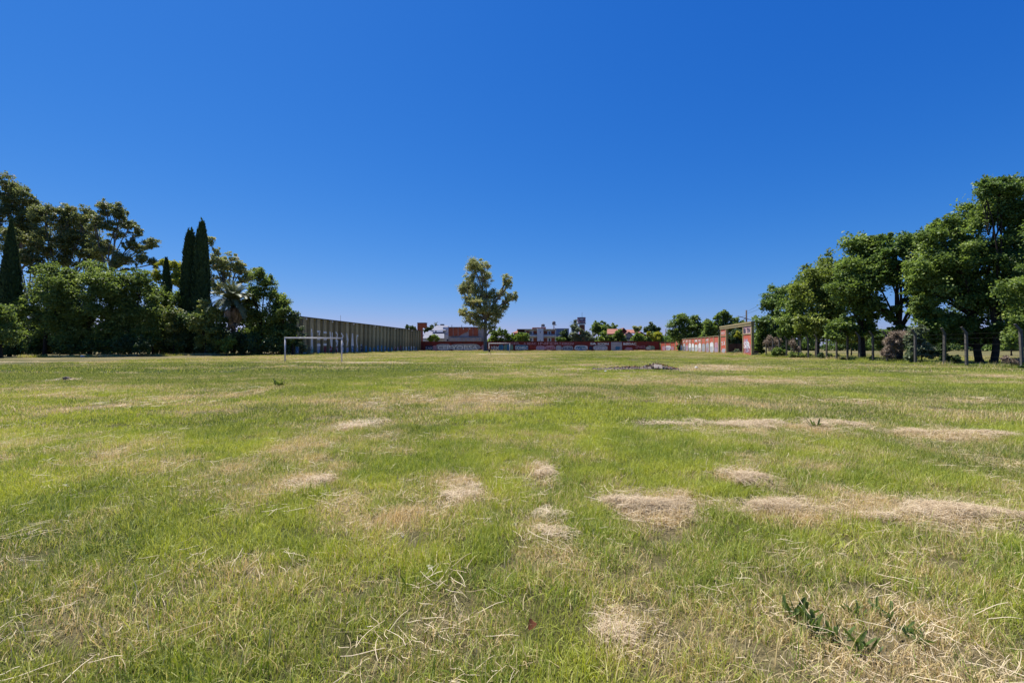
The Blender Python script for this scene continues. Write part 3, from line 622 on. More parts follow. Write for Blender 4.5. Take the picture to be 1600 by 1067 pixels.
# date palm
def palm(px, Y, cz_py, L_, nf, label, m='palm', dead=10, tr=.4, s=1):
    x0 = X(px, Y); z0 = g1(x0, Y); H = Z(cz_py, Y)-z0; t = thing('palm_tree', label, 'palm tree', (x0, Y, z0))
    MB().tube([(0, 0, -.2), (.05, 0, H*.5), (0, 0, H)], [tr*1.1, tr*.9, tr*1.15], 10).build('trunk', m_bark, t, smooth=True)
    def frond_mesh(droop, mm):
        V = []; Fq = []; n = 12; P0 = []
        for i in range(n+1):
            u = i/n; P0.append(Vector((u*L_*(1-.18*droop*u), 0, L_*(.30*math.sin(u*2.2)-.55*droop*u*u))))
        for i in range(n):
            a, b_ = P0[i], P0[i+1]; k = len(V); V += [a+Vector((0, -.03, 0)), a+Vector((0, .03, 0)), b_+Vector((0, .02, 0)), b_+Vector((0, -.02, 0))]; Fq.append((k, k+1, k+2, k+3))
            ll = L_*.16*math.sin(math.pi*min(1, (i+1.2)/(n+1)))**.6
            for sgn in (-1, 1):
                for w in (0, .5):
                    c_ = a.lerp(b_, w); tip = c_+Vector((ll*.55, sgn*ll, -.25*ll)); k = len(V); d_ = (b_-a)*.4
                    V += [c_-d_*.5, c_+d_, tip]; Fq.append((k, k+1, k+2, k+2))
        V = np.array([tuple(v) for v in V]); q = np.array([f for f in Fq if f[2] != f[3]]); tr_ = np.array([f[:3] for f in Fq if f[2] == f[3]])
        return mesh_np('frond', V, [q, tr_], mm, np.random.rand(len(V)))
    ms = [frond_mesh(d_, LM[m]) for d_ in (.3, .7, 1.1, 1.5)]; md = frond_mesh(1.9, LM['dead' if m == 'palm' else m])
    for i in range(nf+dead):
        isd = i >= nf; el = random.uniform(-.15, 1.15) if not isd else random.uniform(-1.1, -.6)
        k = 0 if el > .8 else 1 if el > .4 else 2 if el > .1 else 3
        o = link('frond', md if isd else ms[k], t, (0, 0, H+.1)); o.rotation_euler = (random.uniform(-.2, .2), -el, i*2.399); q = random.uniform(.85, 1.1)*(.8 if isd else 1); o.scale = (q, q, q)
palm(364, 81, 480, 4.9, 70, 'date palm with a drooping crown between the cypresses and the fence', dead=24)

# --- lone central eucalypt, in front of the back wall
tree('eucalyptus_tree', 'lone tall eucalypt standing in front of the graffiti wall at centre', 'tree', 758.5, 157,
     [(740, 416, 14.6), (754, 418, 14.6), (733, 436, 14.6), (757, 436, 14.6), (725, 448, 9.8), (742, 455, 17.1), (722, 456, 7.3), (760, 458, 15.9), (732, 470, 12.2), (750, 478, 18.3), (768, 480, 14.6),
      (722, 487, 9.8), (735, 492, 13.4), (752, 500, 15.9), (768, 500, 14.6), (774, 463, 8.5), (792, 437, 9.8), (794, 446, 8.5), (784, 458, 8.5), (803, 463, 8.5), (795, 466, 8.5), (787, 478, 9.8), (778, 490, 9.8), (735, 503, 8.5), (768, 512, 9.8)],
     'eucc', 52000, .36, .7, .42, bark=m_bark_euc, droop=.5, per=9, frac=.40, ddepth=1.0)

# ------------------------------------------------------------------ ribbed fence along the left
m_con = mat('fence_concrete', (.40, .345, .19), .9, noise=.45, nscale=.35, bump=.1)
N, L = nodes(m_con); b = N['Principled BSDF']; src = b.inputs['Base Color'].links[0].from_socket
tc_ = N.new('ShaderNodeTexCoord'); mpp = N.new('ShaderNodeMapping'); mpp.inputs['Scale'].default_value = (2.2, 2.2, .12); L.new(tc_.outputs['Object'], mpp.inputs[0])
ns = N.new('ShaderNodeTexNoise'); ns.inputs['Scale'].default_value = 1.6; ns.inputs['Detail'].default_value = 5; L.new(mpp.outputs[0], ns.inputs['Vector'])
mr = N.new('ShaderNodeMapRange'); mr.inputs[1].default_value = .42; mr.inputs[2].default_value = .68; mr.inputs[4].default_value = .75; L.new(ns.outputs[0], mr.inputs[0])
oi = N.new('ShaderNodeObjectInfo'); hv = N.new('ShaderNodeHueSaturation'); mr2 = N.new('ShaderNodeMapRange'); mr2.inputs[3].default_value = .72; mr2.inputs[4].default_value = 1.15; L.new(oi.outputs['Random'], mr2.inputs[0]); L.new(mr2.outputs[0], hv.inputs['Value'])
L.new(mixrgb(N, L, mr.outputs[0], src, (.10, .095, .075)), hv.inputs['Color']); L.new(hv.outputs[0], b.inputs['Base Color'])
m_cap = mat('fence_cap', (.07, .065, .055), .8)
m_white = mat('white_paint', (.72, .72, .70), .7, noise=.35, nscale=2.5)
m_spray = dict(w=mat('spray_white', (.78, .79, .78), .8, noise=.35, nscale=1.5), b=mat('spray_blue', (.09, .26, .42), .8, noise=.5, nscale=2), r=mat('spray_red', (.30, .05, .04), .8, noise=.5, nscale=2),
               g=mat('spray_green', (.25, .38, .28), .8, noise=.4, nscale=2), k=mat('spray_dark', (.035, .045, .08), .8), p=mat('spray_pink', (.50, .28, .33), .8, noise=.3, nscale=2), l=mat('spray_lilac', (.42, .42, .55), .8, noise=.3, nscale=2),
               y=mat('spray_grey', (.42, .42, .42), .85, noise=.5, nscale=1.2, col2=(.27, .29, .34)))
A0 = Vector((-41.0, 88.0, 0)); B0 = Vector((-33.0, 165.0, 0)); fd_ = (B0-A0).normalized(); fn_ = Vector((fd_.y, -fd_.x, 0))   # faces +X
FH = 7.3; PER = 2.6
fence = thing('ribbed_fence', 'high olive grey ribbed concrete fence with white and blue graffiti along the left', 'fence', tuple(A0), 0, None)
def fl_(u, w, z): return fd_*u+fn_*w+Vector((0, 0, z))
def ribbed():
    prof = [(0, -.85), (.78, -.85), (.98, 0), (2.28, 0), (PER-.06, -.85)]; th = .12; V = []; Fq = []
    for u, w in prof:
        for dw in (0, -th):
            for z in (-.4, FH): V.append(fl_(u, w+dw, z))
    n = len(prof)
    for i in range(n-1):
        a = i*4; b_ = a+4; Fq += [(a, b_, b_+1, a+1), (a+2, a+3, b_+3, b_+2), (a+1, b_+1, b_+3, a+3), (a, a+2, b_+2, b_)]
    Fq += [(0, 1, 3, 2), ((n-1)*4, (n-1)*4+2, (n-1)*4+3, (n-1)*4+1)]
    me = bpy.data.meshes.new('panel'); me.from_pydata([tuple(v) for v in V], [], Fq); me.materials.append(m_con); me.update(); return me
pm = ribbed(); NP0, NP1 = -1, 30
panels = {}
for i in range(NP0, NP1):
    o = link('panel', pm, fence, tuple(fd_*(i*PER))); panels[i] = o
MB().add([fl_(NP0*PER, -.95, FH), fl_(NP1*PER, -.95, FH), fl_(NP1*PER, .06, FH), fl_(NP0*PER, .06, FH), fl_(NP0*PER, -.95, FH+.16), fl_(NP1*PER, -.95, FH+.16), fl_(NP1*PER, .06, FH+.16), fl_(NP0*PER, .06, FH+.16)],
         [(0, 3, 2, 1), (4, 5, 6, 7), (0, 1, 5, 4), (1, 2, 6, 5), (2, 3, 7, 6), (3, 0, 4, 7)]).build('cap', m_cap, fence)
for k in (0, 4, 8, 13, 19, 25):
    MB().tube([fl_(k*PER+2.0, .1, FH-.45), fl_(k*PER+2.0, .1, FH-.1)], [.16, .2], 8).build('floodlight', m_white, fence)
def stroke(mb, pl, w, org, du, nn, off=.012):
    """painted stroke: polyline pl of (u,v) on a plane"""
    for (u0, v0), (u1, v1) in zip(pl[:-1], pl[1:]):
        d = Vector((u1-u0, v1-v0)); 
        if d.length < 1e-6: continue
        d.normalize(); p = Vector((-d.y, d.x))*w*.5; e = d*w*.3
        c4 = [(u0-e.x+p.x, v0-e.y+p.y), (u0-e.x-p.x, v0-e.y-p.y), (u1+e.x-p.x, v1+e.y-p.y), (u1+e.x+p.x, v1+e.y+p.y)]
        off += .0015
        mb.add([org+du*u+nn*off+Vector((0, 0, v)) for u, v in c4], [(0, 1, 2, 3)])
# large letters, one per rib, on the broad faces (local u 1.05..2.25)
G0 = -.2
LET = {1: [[(1.5, 1.2), (1.5, 5.0)], [(1.75, 1.2), (1.72, 4.3)]],
       3: [[(1.1, 4.7), (2.2, 4.7)], [(1.1, 3.2), (2.2, 3.2)], [(1.1, 1.9), (2.2, 1.9)], [(2.0, 4.6), (1.8, 4.0)]],
       4: [[(1.1, 4.6), (2.2, 4.6)], [(1.1, 3.2), (2.2, 3.2)], [(1.1, 2.0), (2.2, 2.0)]],
       6: [[(1.15, 4.7), (1.75, 1.8)], [(2.1, 4.6), (2.0, 1.6)]],
       8: [[(1.2, 4.8), (1.9, 4.3), (1.3, 2.9), (1.9, 2.3), (1.5, 1.7)], [(1.25, 3.1), (2.1, 2.7)]],
       10: [[(1.2, 4.6), (2.0, 4.0), (1.2, 3.3), (1.3, 2.9)], [(1.3, 3.2), (2.0, 2.2), (1.5, 1.7), (1.2, 2.2)]],
       12: [[(1.2, 4.6), (1.9, 3.2), (1.3, 1.8)], [(1.2, 4.6), (1.35, 3.2)]],
       14: [[(1.2, 1.9), (1.6, 4.6), (2.1, 1.9)], [(1.6, 4.4), (1.7, 2.0)]],
       16: [[(2.1, 4.3), (1.5, 4.3), (1.2, 3.0), (1.6, 1.8), (1.9, 1.5)]]}
# map nine letters on ribs as seen: rib pitch is one letter each
for j, key in enumerate([1, 3, 4, 6, 8, 10, 12, 14, 16]):
    i = j+1; mb = MB()
    for pl in LET[key]: stroke(mb, pl, .42 if key not in (14,) else .55, Vector((0, 0, 0)), fd_, fn_)
    mb.build('graffiti_letter', m_spray['w'], panels[i])
low = {-1: 'b', 0: 'w', 1: 'g', 2: 'y', 3: 'r', 4: 'r', 5: 'r', 6: 'w', 7: 'l', 8: 'b', 9: 'y', 10: 'k', 11: 'b', 12: 'b', 13: 'b', 14: 'b', 15: 'b', 16: 'b', 17: 'b', 18: 'b', 19: 'r', 20: 'p', 21: 'r', 22: 'y', 23: 'w', 24: 'b', 25: 'w', 26: 'w', 27: 'b'}
def blob(mb, u0, u1, v0, v1, org, du, nn, off, jag=.12, n=16):
    vs = [org+du*((u0+u1)/2)+nn*off+Vector((0, 0, (v0+v1)/2))]
    for k in range(n):
        a = k/n*6.2832; e = 3.2; ca, sa = math.cos(a), math.sin(a); q = (abs(ca)**e+abs(sa)**e)**(-1/e)*random.uniform(1-jag, 1)
        vs.append(org+du*((u0+u1)/2+(u1-u0)/2*ca*q)+nn*off+Vector((0, 0, (v0+v1)/2+(v1-v0)/2*sa*q)))
    mb.add(vs, [(0, k+1, (k+1) % n+1) for k in range(n)])
for i, cch in low.items():
    mb = MB(); h = random.uniform(1.4, 2.3); z3 = Vector((0, 0, 0))
    blob(mb, 1.05, 2.25, .15, h, z3, fd_, fn_, .008); mb.build('graffiti', m_spray[cch], panels[i])
    mb = MB()
    for q in range(3):
        a = random.uniform(1.1, 2.1); b_ = random.uniform(.4, h-.3); blob(mb, a-.15, a+.15, b_-.25, b_+.3, z3, fd_, fn_, .011+q*.002, .3, 8)
    mb.build('graffiti', m_spray[random.choice('wkbwl')], panels[i])
    if random.random() < .6:
        mb = MB(); blob(mb, .1, .65, .1, h*.85, z3, fd_, fn_*1, -.842, .2, 10); mb.build('graffiti', m_spray[random.choice('bkrbk')], panels[i])

# ------------------------------------------------------------------ red graffiti wall across the back
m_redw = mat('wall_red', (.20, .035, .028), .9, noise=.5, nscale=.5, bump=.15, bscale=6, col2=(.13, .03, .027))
m_redw2 = mat('wall_red_sun', (.50, .10, .055), .9, nscale=1.3, bump=.15, bscale=6, col2=(.42, .17, .13), lo=.42, hi=.72)  # faded, brighter copy of the wall red, with sunlight put into the colour
m_pil = mat('pilaster', (.17, .05, .04), .9, noise=.5, nscale=1)
m_coping = mat('coping', (.13, .05, .04), .9, noise=.5, nscale=1)
m_olive = mat('concrete_olive', (.34, .27, .13), .9, nscale=1.2, col2=(.22, .19, .11), bump=.2, bscale=8)
def wall(name, label, a, b, h, th, npan, m, mp_, mc, pil=.35, proud=.05):
    a = Vector((a[0], a[1], 0)); b = Vector((b[0], b[1], 0)); d = (b-a).normalized(); n = Vector((d.y, -d.x, 0)); Lw = (b-a).length
    t = thing(name, label, 'wall', tuple(a)); w = Lw/npan
    def bx(u0, u1, w0, w1, z0, z1, nm, mm):
        vs = [d*u+n*ww+Vector((0, 0, z)) for z in (z0, z1) for ww in (w0, w1) for u in (u0, u1)]
        o = MB().add(vs, [(0, 2, 3, 1), (4, 5, 7, 6), (0, 1, 5, 4), (2, 6, 7, 3), (0, 4, 6, 2), (1, 3, 7, 5)]).build(nm, mm, t)
        o.data.update(); bm = bmesh.new(); bm.from_mesh(o.data); bmesh.ops.recalc_face_normals(bm, faces=bm.faces); bm.to_mesh(o.data); bm.free(); return o
    for i in range(npan):
        bx(i*w+pil/2, (i+1)*w-pil/2, -th, 0, -.5, h, 'panel', m)
    for i in range(npan+1):
        bx(i*w-pil/2, i*w+pil/2, -th-proud, proud, -.5, h, 'pilaster', mp_)
    bx(-pil/2, Lw+pil/2, -th-proud-.04, proud+.04, h+.002, h+.14, 'coping', mc)
    return t, d, n, Lw, bx
WH = 3.35; YW = 165.0
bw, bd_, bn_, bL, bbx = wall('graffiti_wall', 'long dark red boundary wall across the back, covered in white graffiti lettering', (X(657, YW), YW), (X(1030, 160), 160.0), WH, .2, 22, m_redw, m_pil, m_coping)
def u_of(px):   # wall coordinate seen at column px
    # intersect ray x = (px-800)/F*y with the wall line
    k = (px-800)/F; ax_, ay_ = bw.location.x, bw.location.y
    return (k*ay_-ax_)/(bd_.x-k*bd_.y)
def text(s, m, size, org, du, nn, u, v, off, parent, sx=1.0, bold=0, name='graffiti_lettering', width=None):
    cu = bpy.data.curves.new('t', 'FONT'); cu.body = s; cu.size = size; cu.offset = bold; cu.resolution_u = 2
    o = bpy.data.objects.new('t', cu); C.objects.link(o); bpy.context.view_layer.update()
    me = bpy.data.meshes.new_from_object(o.evaluated_get(bpy.context.evaluated_depsgraph_get())); bpy.data.objects.remove(o); bpy.data.curves.remove(cu)
    xs_ = [v_.co.x for v_ in me.vertices]; x0_, x1_ = min(xs_), max(xs_); k = (width/(x1_-x0_)) if width else sx
    for v_ in me.vertices:
        v_.co = du*(u+(v_.co.x-x0_)*k)+nn*off+Vector((0, 0, v+v_.co.y))
    me.materials.clear(); me.materials.append(m); me.name = name
    r = link(name, me, parent); return r
O3 = Vector((0, 0, 0)); OFF = .062
def btext(s, px0, px1, v, size, m, off=OFF+.012, bold=.02, outline=None):
    u0, u1 = u_of(px0), u_of(px1)
    if outline: text(s, outline, size, O3, bd_, bn_, u0, v, off-.004, bw, width=u1-u0, bold=bold+.05)
    text(s, m, size, O3, bd_, bn_, u0, v, off, bw, width=u1-u0, bold=bold)
def bblob(px0, px1, v0, v1, m, off=OFF, jag=.1, n=22, name='graffiti_fill'):
    mb = MB(); blob(mb, u_of(px0), u_of(px1), v0, v1, O3, bd_, bn_, off, jag, n); mb.build(name, m, bw)
S = m_spray
# lower band of big pieces
bblob(664, 677, .1, 2.1, S['k']); btext('SAK', 665, 677, .5, 1.5, S['l'])
bblob(676, 684, .1, 2.0, S['p'])
bblob(681, 706, .15, 2.65, S['y'], n=30); bblob(702, 752, .15, 2.65, S['y'], off=OFF+.003, n=34)
btext('CEP', 684, 704, .55, 2.1, S['w'], bold=.08, outline=S['k']); btext('YOBSA', 705, 747, .55, 2.1, S['w'], bold=.08, outline=S['k'])
bblob(752, 758, .2, 2.2, S['p']); 
btext('NRM', 768, 779, .3, 2.2, S['w'], bold=.04); bblob(779, 787, .2, 2.4, S['b']); bblob(787, 794, .3, 2.3, S['g']); bblob(792, 797, .1, 2.5, S['b'], off=OFF+.003); bblob(796, 802, .4, 2.3, S['g'], off=OFF+.006)
bblob(804, 826, .3, 2.25, S['b'], n=26); btext('SOMEC', 805, 825, .6, 1.6, S['w'], bold=.05, outline=S['k'])
bblob(827, 838, .3, 2.2, S['r']); bblob(837, 852, .3, 2.0, S['p']); bblob(851, 868, .3, 2.0, S['p'], off=OFF+.003); btext('REKS', 838, 850, .5, 1.4, S['l']); btext('OAKE', 853, 866, .5, 1.3, S['r'])
bblob(868, 878, .2, 2.0, S['y']); bblob(878, 896, .2, 1.9, S['y'], off=OFF+.003); btext('HUN', 880, 893, .5, 1.3, S['k'])
bblob(897, 919, .15, 2.1, S['w'], n=26); bblob(899, 917, .35, 1.85, S['b'], off=OFF+.004); btext('ACRE', 900, 916, .5, 1.3, S['w'], off=OFF+.018, outline=S['k'])
bblob(920, 926, .3, 1.8, S['k']); bblob(926, 950, .2, 2.1, S['y'], n=26); btext('GANJO', 928, 949, .5, 1.4, S['w'], bold=.04, outline=S['p'])
# upper band of lettering
btext('TIME LINER', 762, 793, 2.45, 1.0, S['p'], bold=.0); btext('GER.', 797, 813, 2.35, 1.15, S['p']); btext('A BDAC', 818, 838, 2.3, 1.1, S['p'])
btext('INFER!', 841, 876, 2.25, 1.35, S['p'], bold=.01); btext('KIRKSV', 878, 897, 2.2, 1.25, S['p'], bold=.03)
btext('SA', 922, 932, 2.3, 1.0, S['w'], bold=.05); btext('ICON', 934, 951, 2.2, 1.05, S['w'], bold=.05)
btext('BØDAC', 974, 994, 2.2, 1.1, S['w'], bold=.04); btext('SPVKE', 993, 1008, .9, 1.5, S['p'], bold=.0); btext('el', 1010, 1016, .6, 2.0, S['w'], bold=.03)
bblob(1008, 1024, .3, 2.0, S['g'], jag=.3); bblob(975, 990, .2, 1.4, S['p'], jag=.35)
# pale metal gate set in the wall
m_gate = mat('gate_grey', (.42, .41, .44), .6, noise=.25, nscale=1, metal=.1)
ug0, ug1 = u_of(955), u_of(971.5)
gt = bbx(ug0, ug1, OFF, OFF+.05, .05, 3.2, 'gate_leaf', m_gate)
k_ = 9
for i in range(k_+1):
    u = ug0+(ug1-ug0)*i/k_; bbx(u-.05, u+.05, OFF+.052, OFF+.10, .08, 3.17, 'gate_rib', m_gate)
bblob(960, 970, .1, 1.9, S['b'], off=OFF+.104, jag=.4)
# short bent stretch lit by the sun
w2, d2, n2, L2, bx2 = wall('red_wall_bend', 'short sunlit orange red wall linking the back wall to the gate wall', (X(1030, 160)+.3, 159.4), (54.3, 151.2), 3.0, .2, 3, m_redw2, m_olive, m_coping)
for (a_, b_, c_, e_, s_) in ((.8, 3.2, .1, 1.9, 'p'), (3.0, 6.2, .1, 2.1, 'w'), (6.0, 7.8, .1, 1.8, 'p')):
    mb = MB(); blob(mb, a_, b_, c_, e_, O3, d2, n2, .06+.003*a_, .25, 18); mb.build('graffiti_fill', S[s_], w2)
text('REKO', S['l'], 1.2, O3, d2, n2, 3.3, .5, .085, w2, width=2.6, bold=.05)

# gate wall on the right: from corner to the tall portal
Ga, Gb = (54.2, 150.6), (45.35, 99.8)
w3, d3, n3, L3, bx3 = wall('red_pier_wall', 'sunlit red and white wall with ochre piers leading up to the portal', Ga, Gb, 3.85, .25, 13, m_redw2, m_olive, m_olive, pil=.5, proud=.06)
for i in range(13):
    if i in (0,): continue
    w_ = L3/13; cch = 'yywypwwwwyywp'[i]; mb = MB(); blob(mb, i*w_+.3, (i+1)*w_-.3, .05, random.uniform(2.1, 2.7), O3, d3, n3, .012, .15, 20); mb.build('graffiti_fill', S[cch], w3)
    text(random.choice(['XKE', 'OSE', 'REK', 'SON', 'BAK', 'EKO']), S[random.choice('pkly')], random.uniform(1.1, 1.7), O3, d3, n3, i*w_+.5, .4, .03, w3, width=w_-1.1, bold=.03)
    if random.random() < .6: text(random.choice(['HT', 'M', 'IT', 'VV']), S['w'], .9, O3, d3, n3, i*w_+.7, 2.8, .03, w3, width=w_-1.6, bold=.02)
# portal
pt = thing('portal', 'tall ochre and red concrete gateway with a lintel, open in the middle', 'gateway', (45.25, 98.9, 0))
gd = (Vector((41.6, 79.0, 0))-Vector((45.25, 98.9, 0))); gl = gd.length; gd.normalize(); gn = Vector((gd.y, -gd.x, 0))
def pbx(u0, u1, w0, w1, z0, z1, nm, mm):
    vs = [gd*u+gn*w+Vector((0, 0, z)) for z in (z0, z1) for w in (w0, w1) for u in (u0, u1)]
    o = MB().add(vs, [(0, 2, 3, 1), (4, 5, 7, 6), (0, 1, 5, 4), (2, 6, 7, 3), (0, 4, 6, 2), (1, 3, 7, 5)]).build(nm, mm, pt)
    bm = bmesh.new(); bm.from_mesh(o.data); bmesh.ops.recalc_face_normals(bm, faces=bm.faces); bm.to_mesh(o.data); bm.free(); return o
PHT = 5.95; m_pinkw = mat('wall_pinkwhite', (.55, .42, .42), .9, nscale=1.4, col2=(.40, .20, .20))
def pier(u0, u1, mu, ml):
    pbx(u0, u0+.4, -.4, .0, -.5, PHT-.72, 'pier_post', m_olive); pbx(u1-.4, u1, -.4, .0, -.5, PHT-.72, 'pier_post', m_olive)
    pbx(u0+.402, u1-.402, -.33, -.05, -.5, 3.7, 'panel', ml); pbx(u0+.402, u1-.402, -.36, .02, 3.702, 3.88, 'ledge', m_olive); pbx(u0+.402, u1-.402, -.33, -.05, 3.882, PHT-.72, 'panel', mu)
pier(0, 4.6, m_redw2, m_redw2); pier(gl-5.0, gl, m_pinkw, m_redw2)
pbx(-.1, gl+.1, -.46, .06, PHT-.718, PHT-.34, 'lintel', m_olive); pbx(-.2, gl+.2, -.52, .12, PHT-.338, PHT, 'coping', m_olive)
for (u0, u1, v0, v1, s_) in ((gl-4.5, gl-2.9, .2, 3.5, 'p'), (gl-3.4, gl-1.7, .2, 3.2, 'l'), (gl-2.2, gl-.6, .1, 2.2, 'p'), (.6, 4.0, .1, 1.3, 'y')):
    mb = MB(); blob(mb, u0, u1, v0, v1, O3, gd, gn, -.04+.004*random.random(), .4, 18); mb.build('graffiti_fill', S[s_], pt)
text('SR', S['w'], 1.6, O3, gd, gn, gl-4.4, 1.3, -.02, pt, width=3.6, bold=.02); text('KRO', S['r'], 1.1, O3, gd, gn, gl-4.4, .5, -.018, pt, width=3.4)
text('B', S['k'], 1.1, O3, gd, gn, gl-4.35, 4.05, -.02, pt, width=1.2, bold=.04); text('TN', S['k'], 1.1, O3, gd, gn, gl-2.6, 4.05, -.02, pt, width=1.7, bold=.05)
text('HSV', S['w'], .9, O3, gd, gn, .8, 4.1, -.02, pt, width=2.8); text('SI', S['w'], 1.1, O3, gd, gn, .9, 1.9, -.02, pt, width=2.6)
# low dark wall seen through the opening
m_dk = mat('old_wall', (.13, .065, .05), .95, noise=.5, nscale=1)
lw = boxo('low_wall', 47, 55, 100.2, 100.5, 0, 2.2, m_dk); tag(lw, 'low dark brown wall seen through the portal opening', 'wall')

# ------------------------------------------------------------------ trees round the gate and behind the back wall
tree('street_tree', 'round green tree hanging over the corner of the red walls', 'tree', 1061, 143, [(1068, 500, 12), (1085, 502, 12), (1057, 512, 12), (1075, 516, 13), (1092, 516, 11), (1062, 528, 11), (1080, 530, 10), (1103, 510, 11), (1066, 540, 9), (1050, 522, 9), (1096, 526, 12), (1075, 545, 8), (1060, 500, 9)], 'ash', 24000, .40, .3, .3)
tree('street_tree', 'green tree rising behind the red pier wall left of the portal', 'tree', 1128, 122, [(1122, 497, 9), (1138, 498, 9), (1148, 503, 8), (1118, 511, 11), (1138, 513, 11), (1108, 522, 10), (1128, 526, 12), (1150, 520, 9), (1146, 537, 9), (1108, 508, 9), (1130, 490, 8), (1100, 532, 10), (1158, 508, 8)], 'ash', 22000, .36, .3, .35)
tree('street_tree', 'dark green tree filling the portal opening', 'tree', 1150, 104, [(1150, 522, 10), (1143, 532, 9), (1155, 536, 10), (1160, 525, 7)], 'dark', 7000, .34, .22, .3)
tree('street_tree', 'yellow green sapling inside the portal opening', 'tree', 1154, 97, [(1153, 521, 3.5), (1150, 525, 3.5), (1157, 526, 3)], 'yellow', 700, .3, .06, .6)
tree('street_tree', 'bushy green growth right of the portal', 'bush', 1190, 86, [(1186, 530, 9), (1192, 515, 9), (1182, 543, 7), (1200, 535, 9), (1190, 548, 5)], 'ash', 8000, .32, .15, .3)
GB = 'garden trees behind the red wall'
def bt(px, Y, bl, m, label, n=4500, nm='garden_tree', tr=.25): tree(nm, label, 'tree' if nm != 'hedge_bush' else 'bush', px, Y, [(a, b_, c_*1.25) for a, b_, c_ in bl], m, int(n*1.3), .5*Y/190, tr, .4, group=GB, per=7)
bt(782, 180, [(772, 523, 7), (784, 521, 8), (796, 525, 6), (771, 531, 7), (784, 532, 9), (797, 533, 7)], 'bright', 'bright green trees just right of the lone eucalypt', 7000)
bt(817, 178, [(812, 525, 6), (820, 529, 7), (808, 532, 7), (823, 534, 5)], 'bright', 'bright green bush before the white flats')
bt(679, 180, [(676, 528, 4), (682, 530, 4), (672, 532, 3.5)], 'bright', 'light green bush before the grey roofed house', 2500, 'hedge_bush')
bt(884, 185, [(883, 518, 4), (881, 526, 6), (887, 530, 6), (876, 531, 5)], 'dark', 'dark conifer right of the grey box building', 4000)
bt(874, 178, [(872, 530, 4), (878, 533, 4)], 'ash', 'small green bush at the corner of the grey box building', 1600, 'hedge_bush')
bt(905, 182, [(897, 512, 5), (903, 518, 6), (895, 524, 7), (905, 529, 7), (899, 532, 6), (910, 522, 4)], 'grey', 'greyish tree in front of the water tower', 6500)
bt(935, 215, [(931, 508, 5), (941, 509, 6), (936, 516, 7), (927, 515, 5), (950, 511, 5), (960, 511, 5), (945, 518, 7)], 'ash', 'tall green trees behind the red tiled roof', 7000)
bt(921, 182, [(918, 524, 5), (926, 529, 6), (918, 532, 6)], 'grey', 'olive bush right of the water tower')
bt(945, 178, [(944, 524, 5), (949, 529, 6), (937, 532, 6), (951, 533, 5)], 'bright', 'bright green bush before the red roof', 5000)
bt(964, 178, [(965, 524, 6), (960, 530, 7), (971, 531, 6), (968, 522, 5)], 'ash', 'rounded green tree before the gabled house', 6000)
bt(996, 230, [(992, 513, 3.5), (998, 513, 4), (995, 517, 4)], 'eucc', 'distant small dark tree between two gables', 2500)
bt(996, 178, [(995, 525, 5), (999, 529, 6), (992, 532, 5)], 'bright', 'yellow green bush left of the brown gable', 4000, 'hedge_bush')
bt(1019, 210, [(1017, 505, 2.5), (1019, 512, 5), (1014, 518, 6), (1025, 518, 6), (1020, 522, 7), (1028, 524, 5)], 'dark', 'tall dark conifer with a ragged top behind the brown gable', 6500)
bt(1026, 178, [(1020, 527, 4.5), (1027, 525, 5.5), (1032, 530, 4.5), (1024, 532, 5), (1013, 522, 3)], 'yellow', 'yellow green bush right of the brown gable', 4500)
bt(1006, 178, [(1006, 531, 4), (1012, 532, 4)], 'ash', 'low green bush under the brown gable', 1800, 'hedge_bush')
bt(672, 215, [(668, 514, 4), (674, 513, 4), (665, 518, 3)], 'dark', 'dark tree between the brick shaft and the grey roofed house', 1800)
bt(641, 200, [(636, 511, 3), (643, 512, 3), (648, 513, 2.5)], 'dark', 'tree top just showing over the ribbed fence', 1500)
palm(681, 220, 510, 2.6, 22, 'feathery palm rising behind the grey roofed house', dead=0, tr=.25)
palm(899, 200, 509, 3.2, 26, 'palm with a tufted head in front of the water tower', dead=8, tr=.35)
def wood(name, label, spots, m, n, ls, kind='stuff', cat='trees'):
    cs = []; rs = []
    for (x, y, r, z) in spots:
        for k in range(6):
            d = rng.normal(size=3); d /= np.linalg.norm(d); cs.append([x+d[0]*r*.6, y+d[1]*r*.6, max(r*.2, z+d[2]*r*.5)]); rs.append(r*.5*(.7+.6*rng.random()))
    V, q, rv = leaves(np.array(cs), np.array(rs), n, ls); o = link(name, mesh_np(name, V, [q], LM[m], rv)); tag(o, label, cat, kind=kind); return o
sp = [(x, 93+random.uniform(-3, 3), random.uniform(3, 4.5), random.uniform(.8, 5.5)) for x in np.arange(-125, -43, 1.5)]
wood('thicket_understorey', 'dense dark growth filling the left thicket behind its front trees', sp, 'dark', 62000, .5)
sp = [(x, 190+random.uniform(-12, 12)-(x-60)*.15, random.uniform(3.5, 5.5), h_) for x in np.arange(62, 290, 3.4) for h_ in (random.uniform(.6, 1.6), random.uniform(3, 6.5))]
wood('distant_trees', 'far dark line of trees beyond the sunlit field at right', sp, 'ash3', 82000, .8)
sp = [(x, 300+random.uniform(-15, 15), random.uniform(3, 6), random.uniform(2, 3.5)) for x in np.arange(-150, 75, 5)]
wood('distant_trees', 'far line of town trees mostly hidden behind the buildings', sp, 'ash', 16000, 1.1)

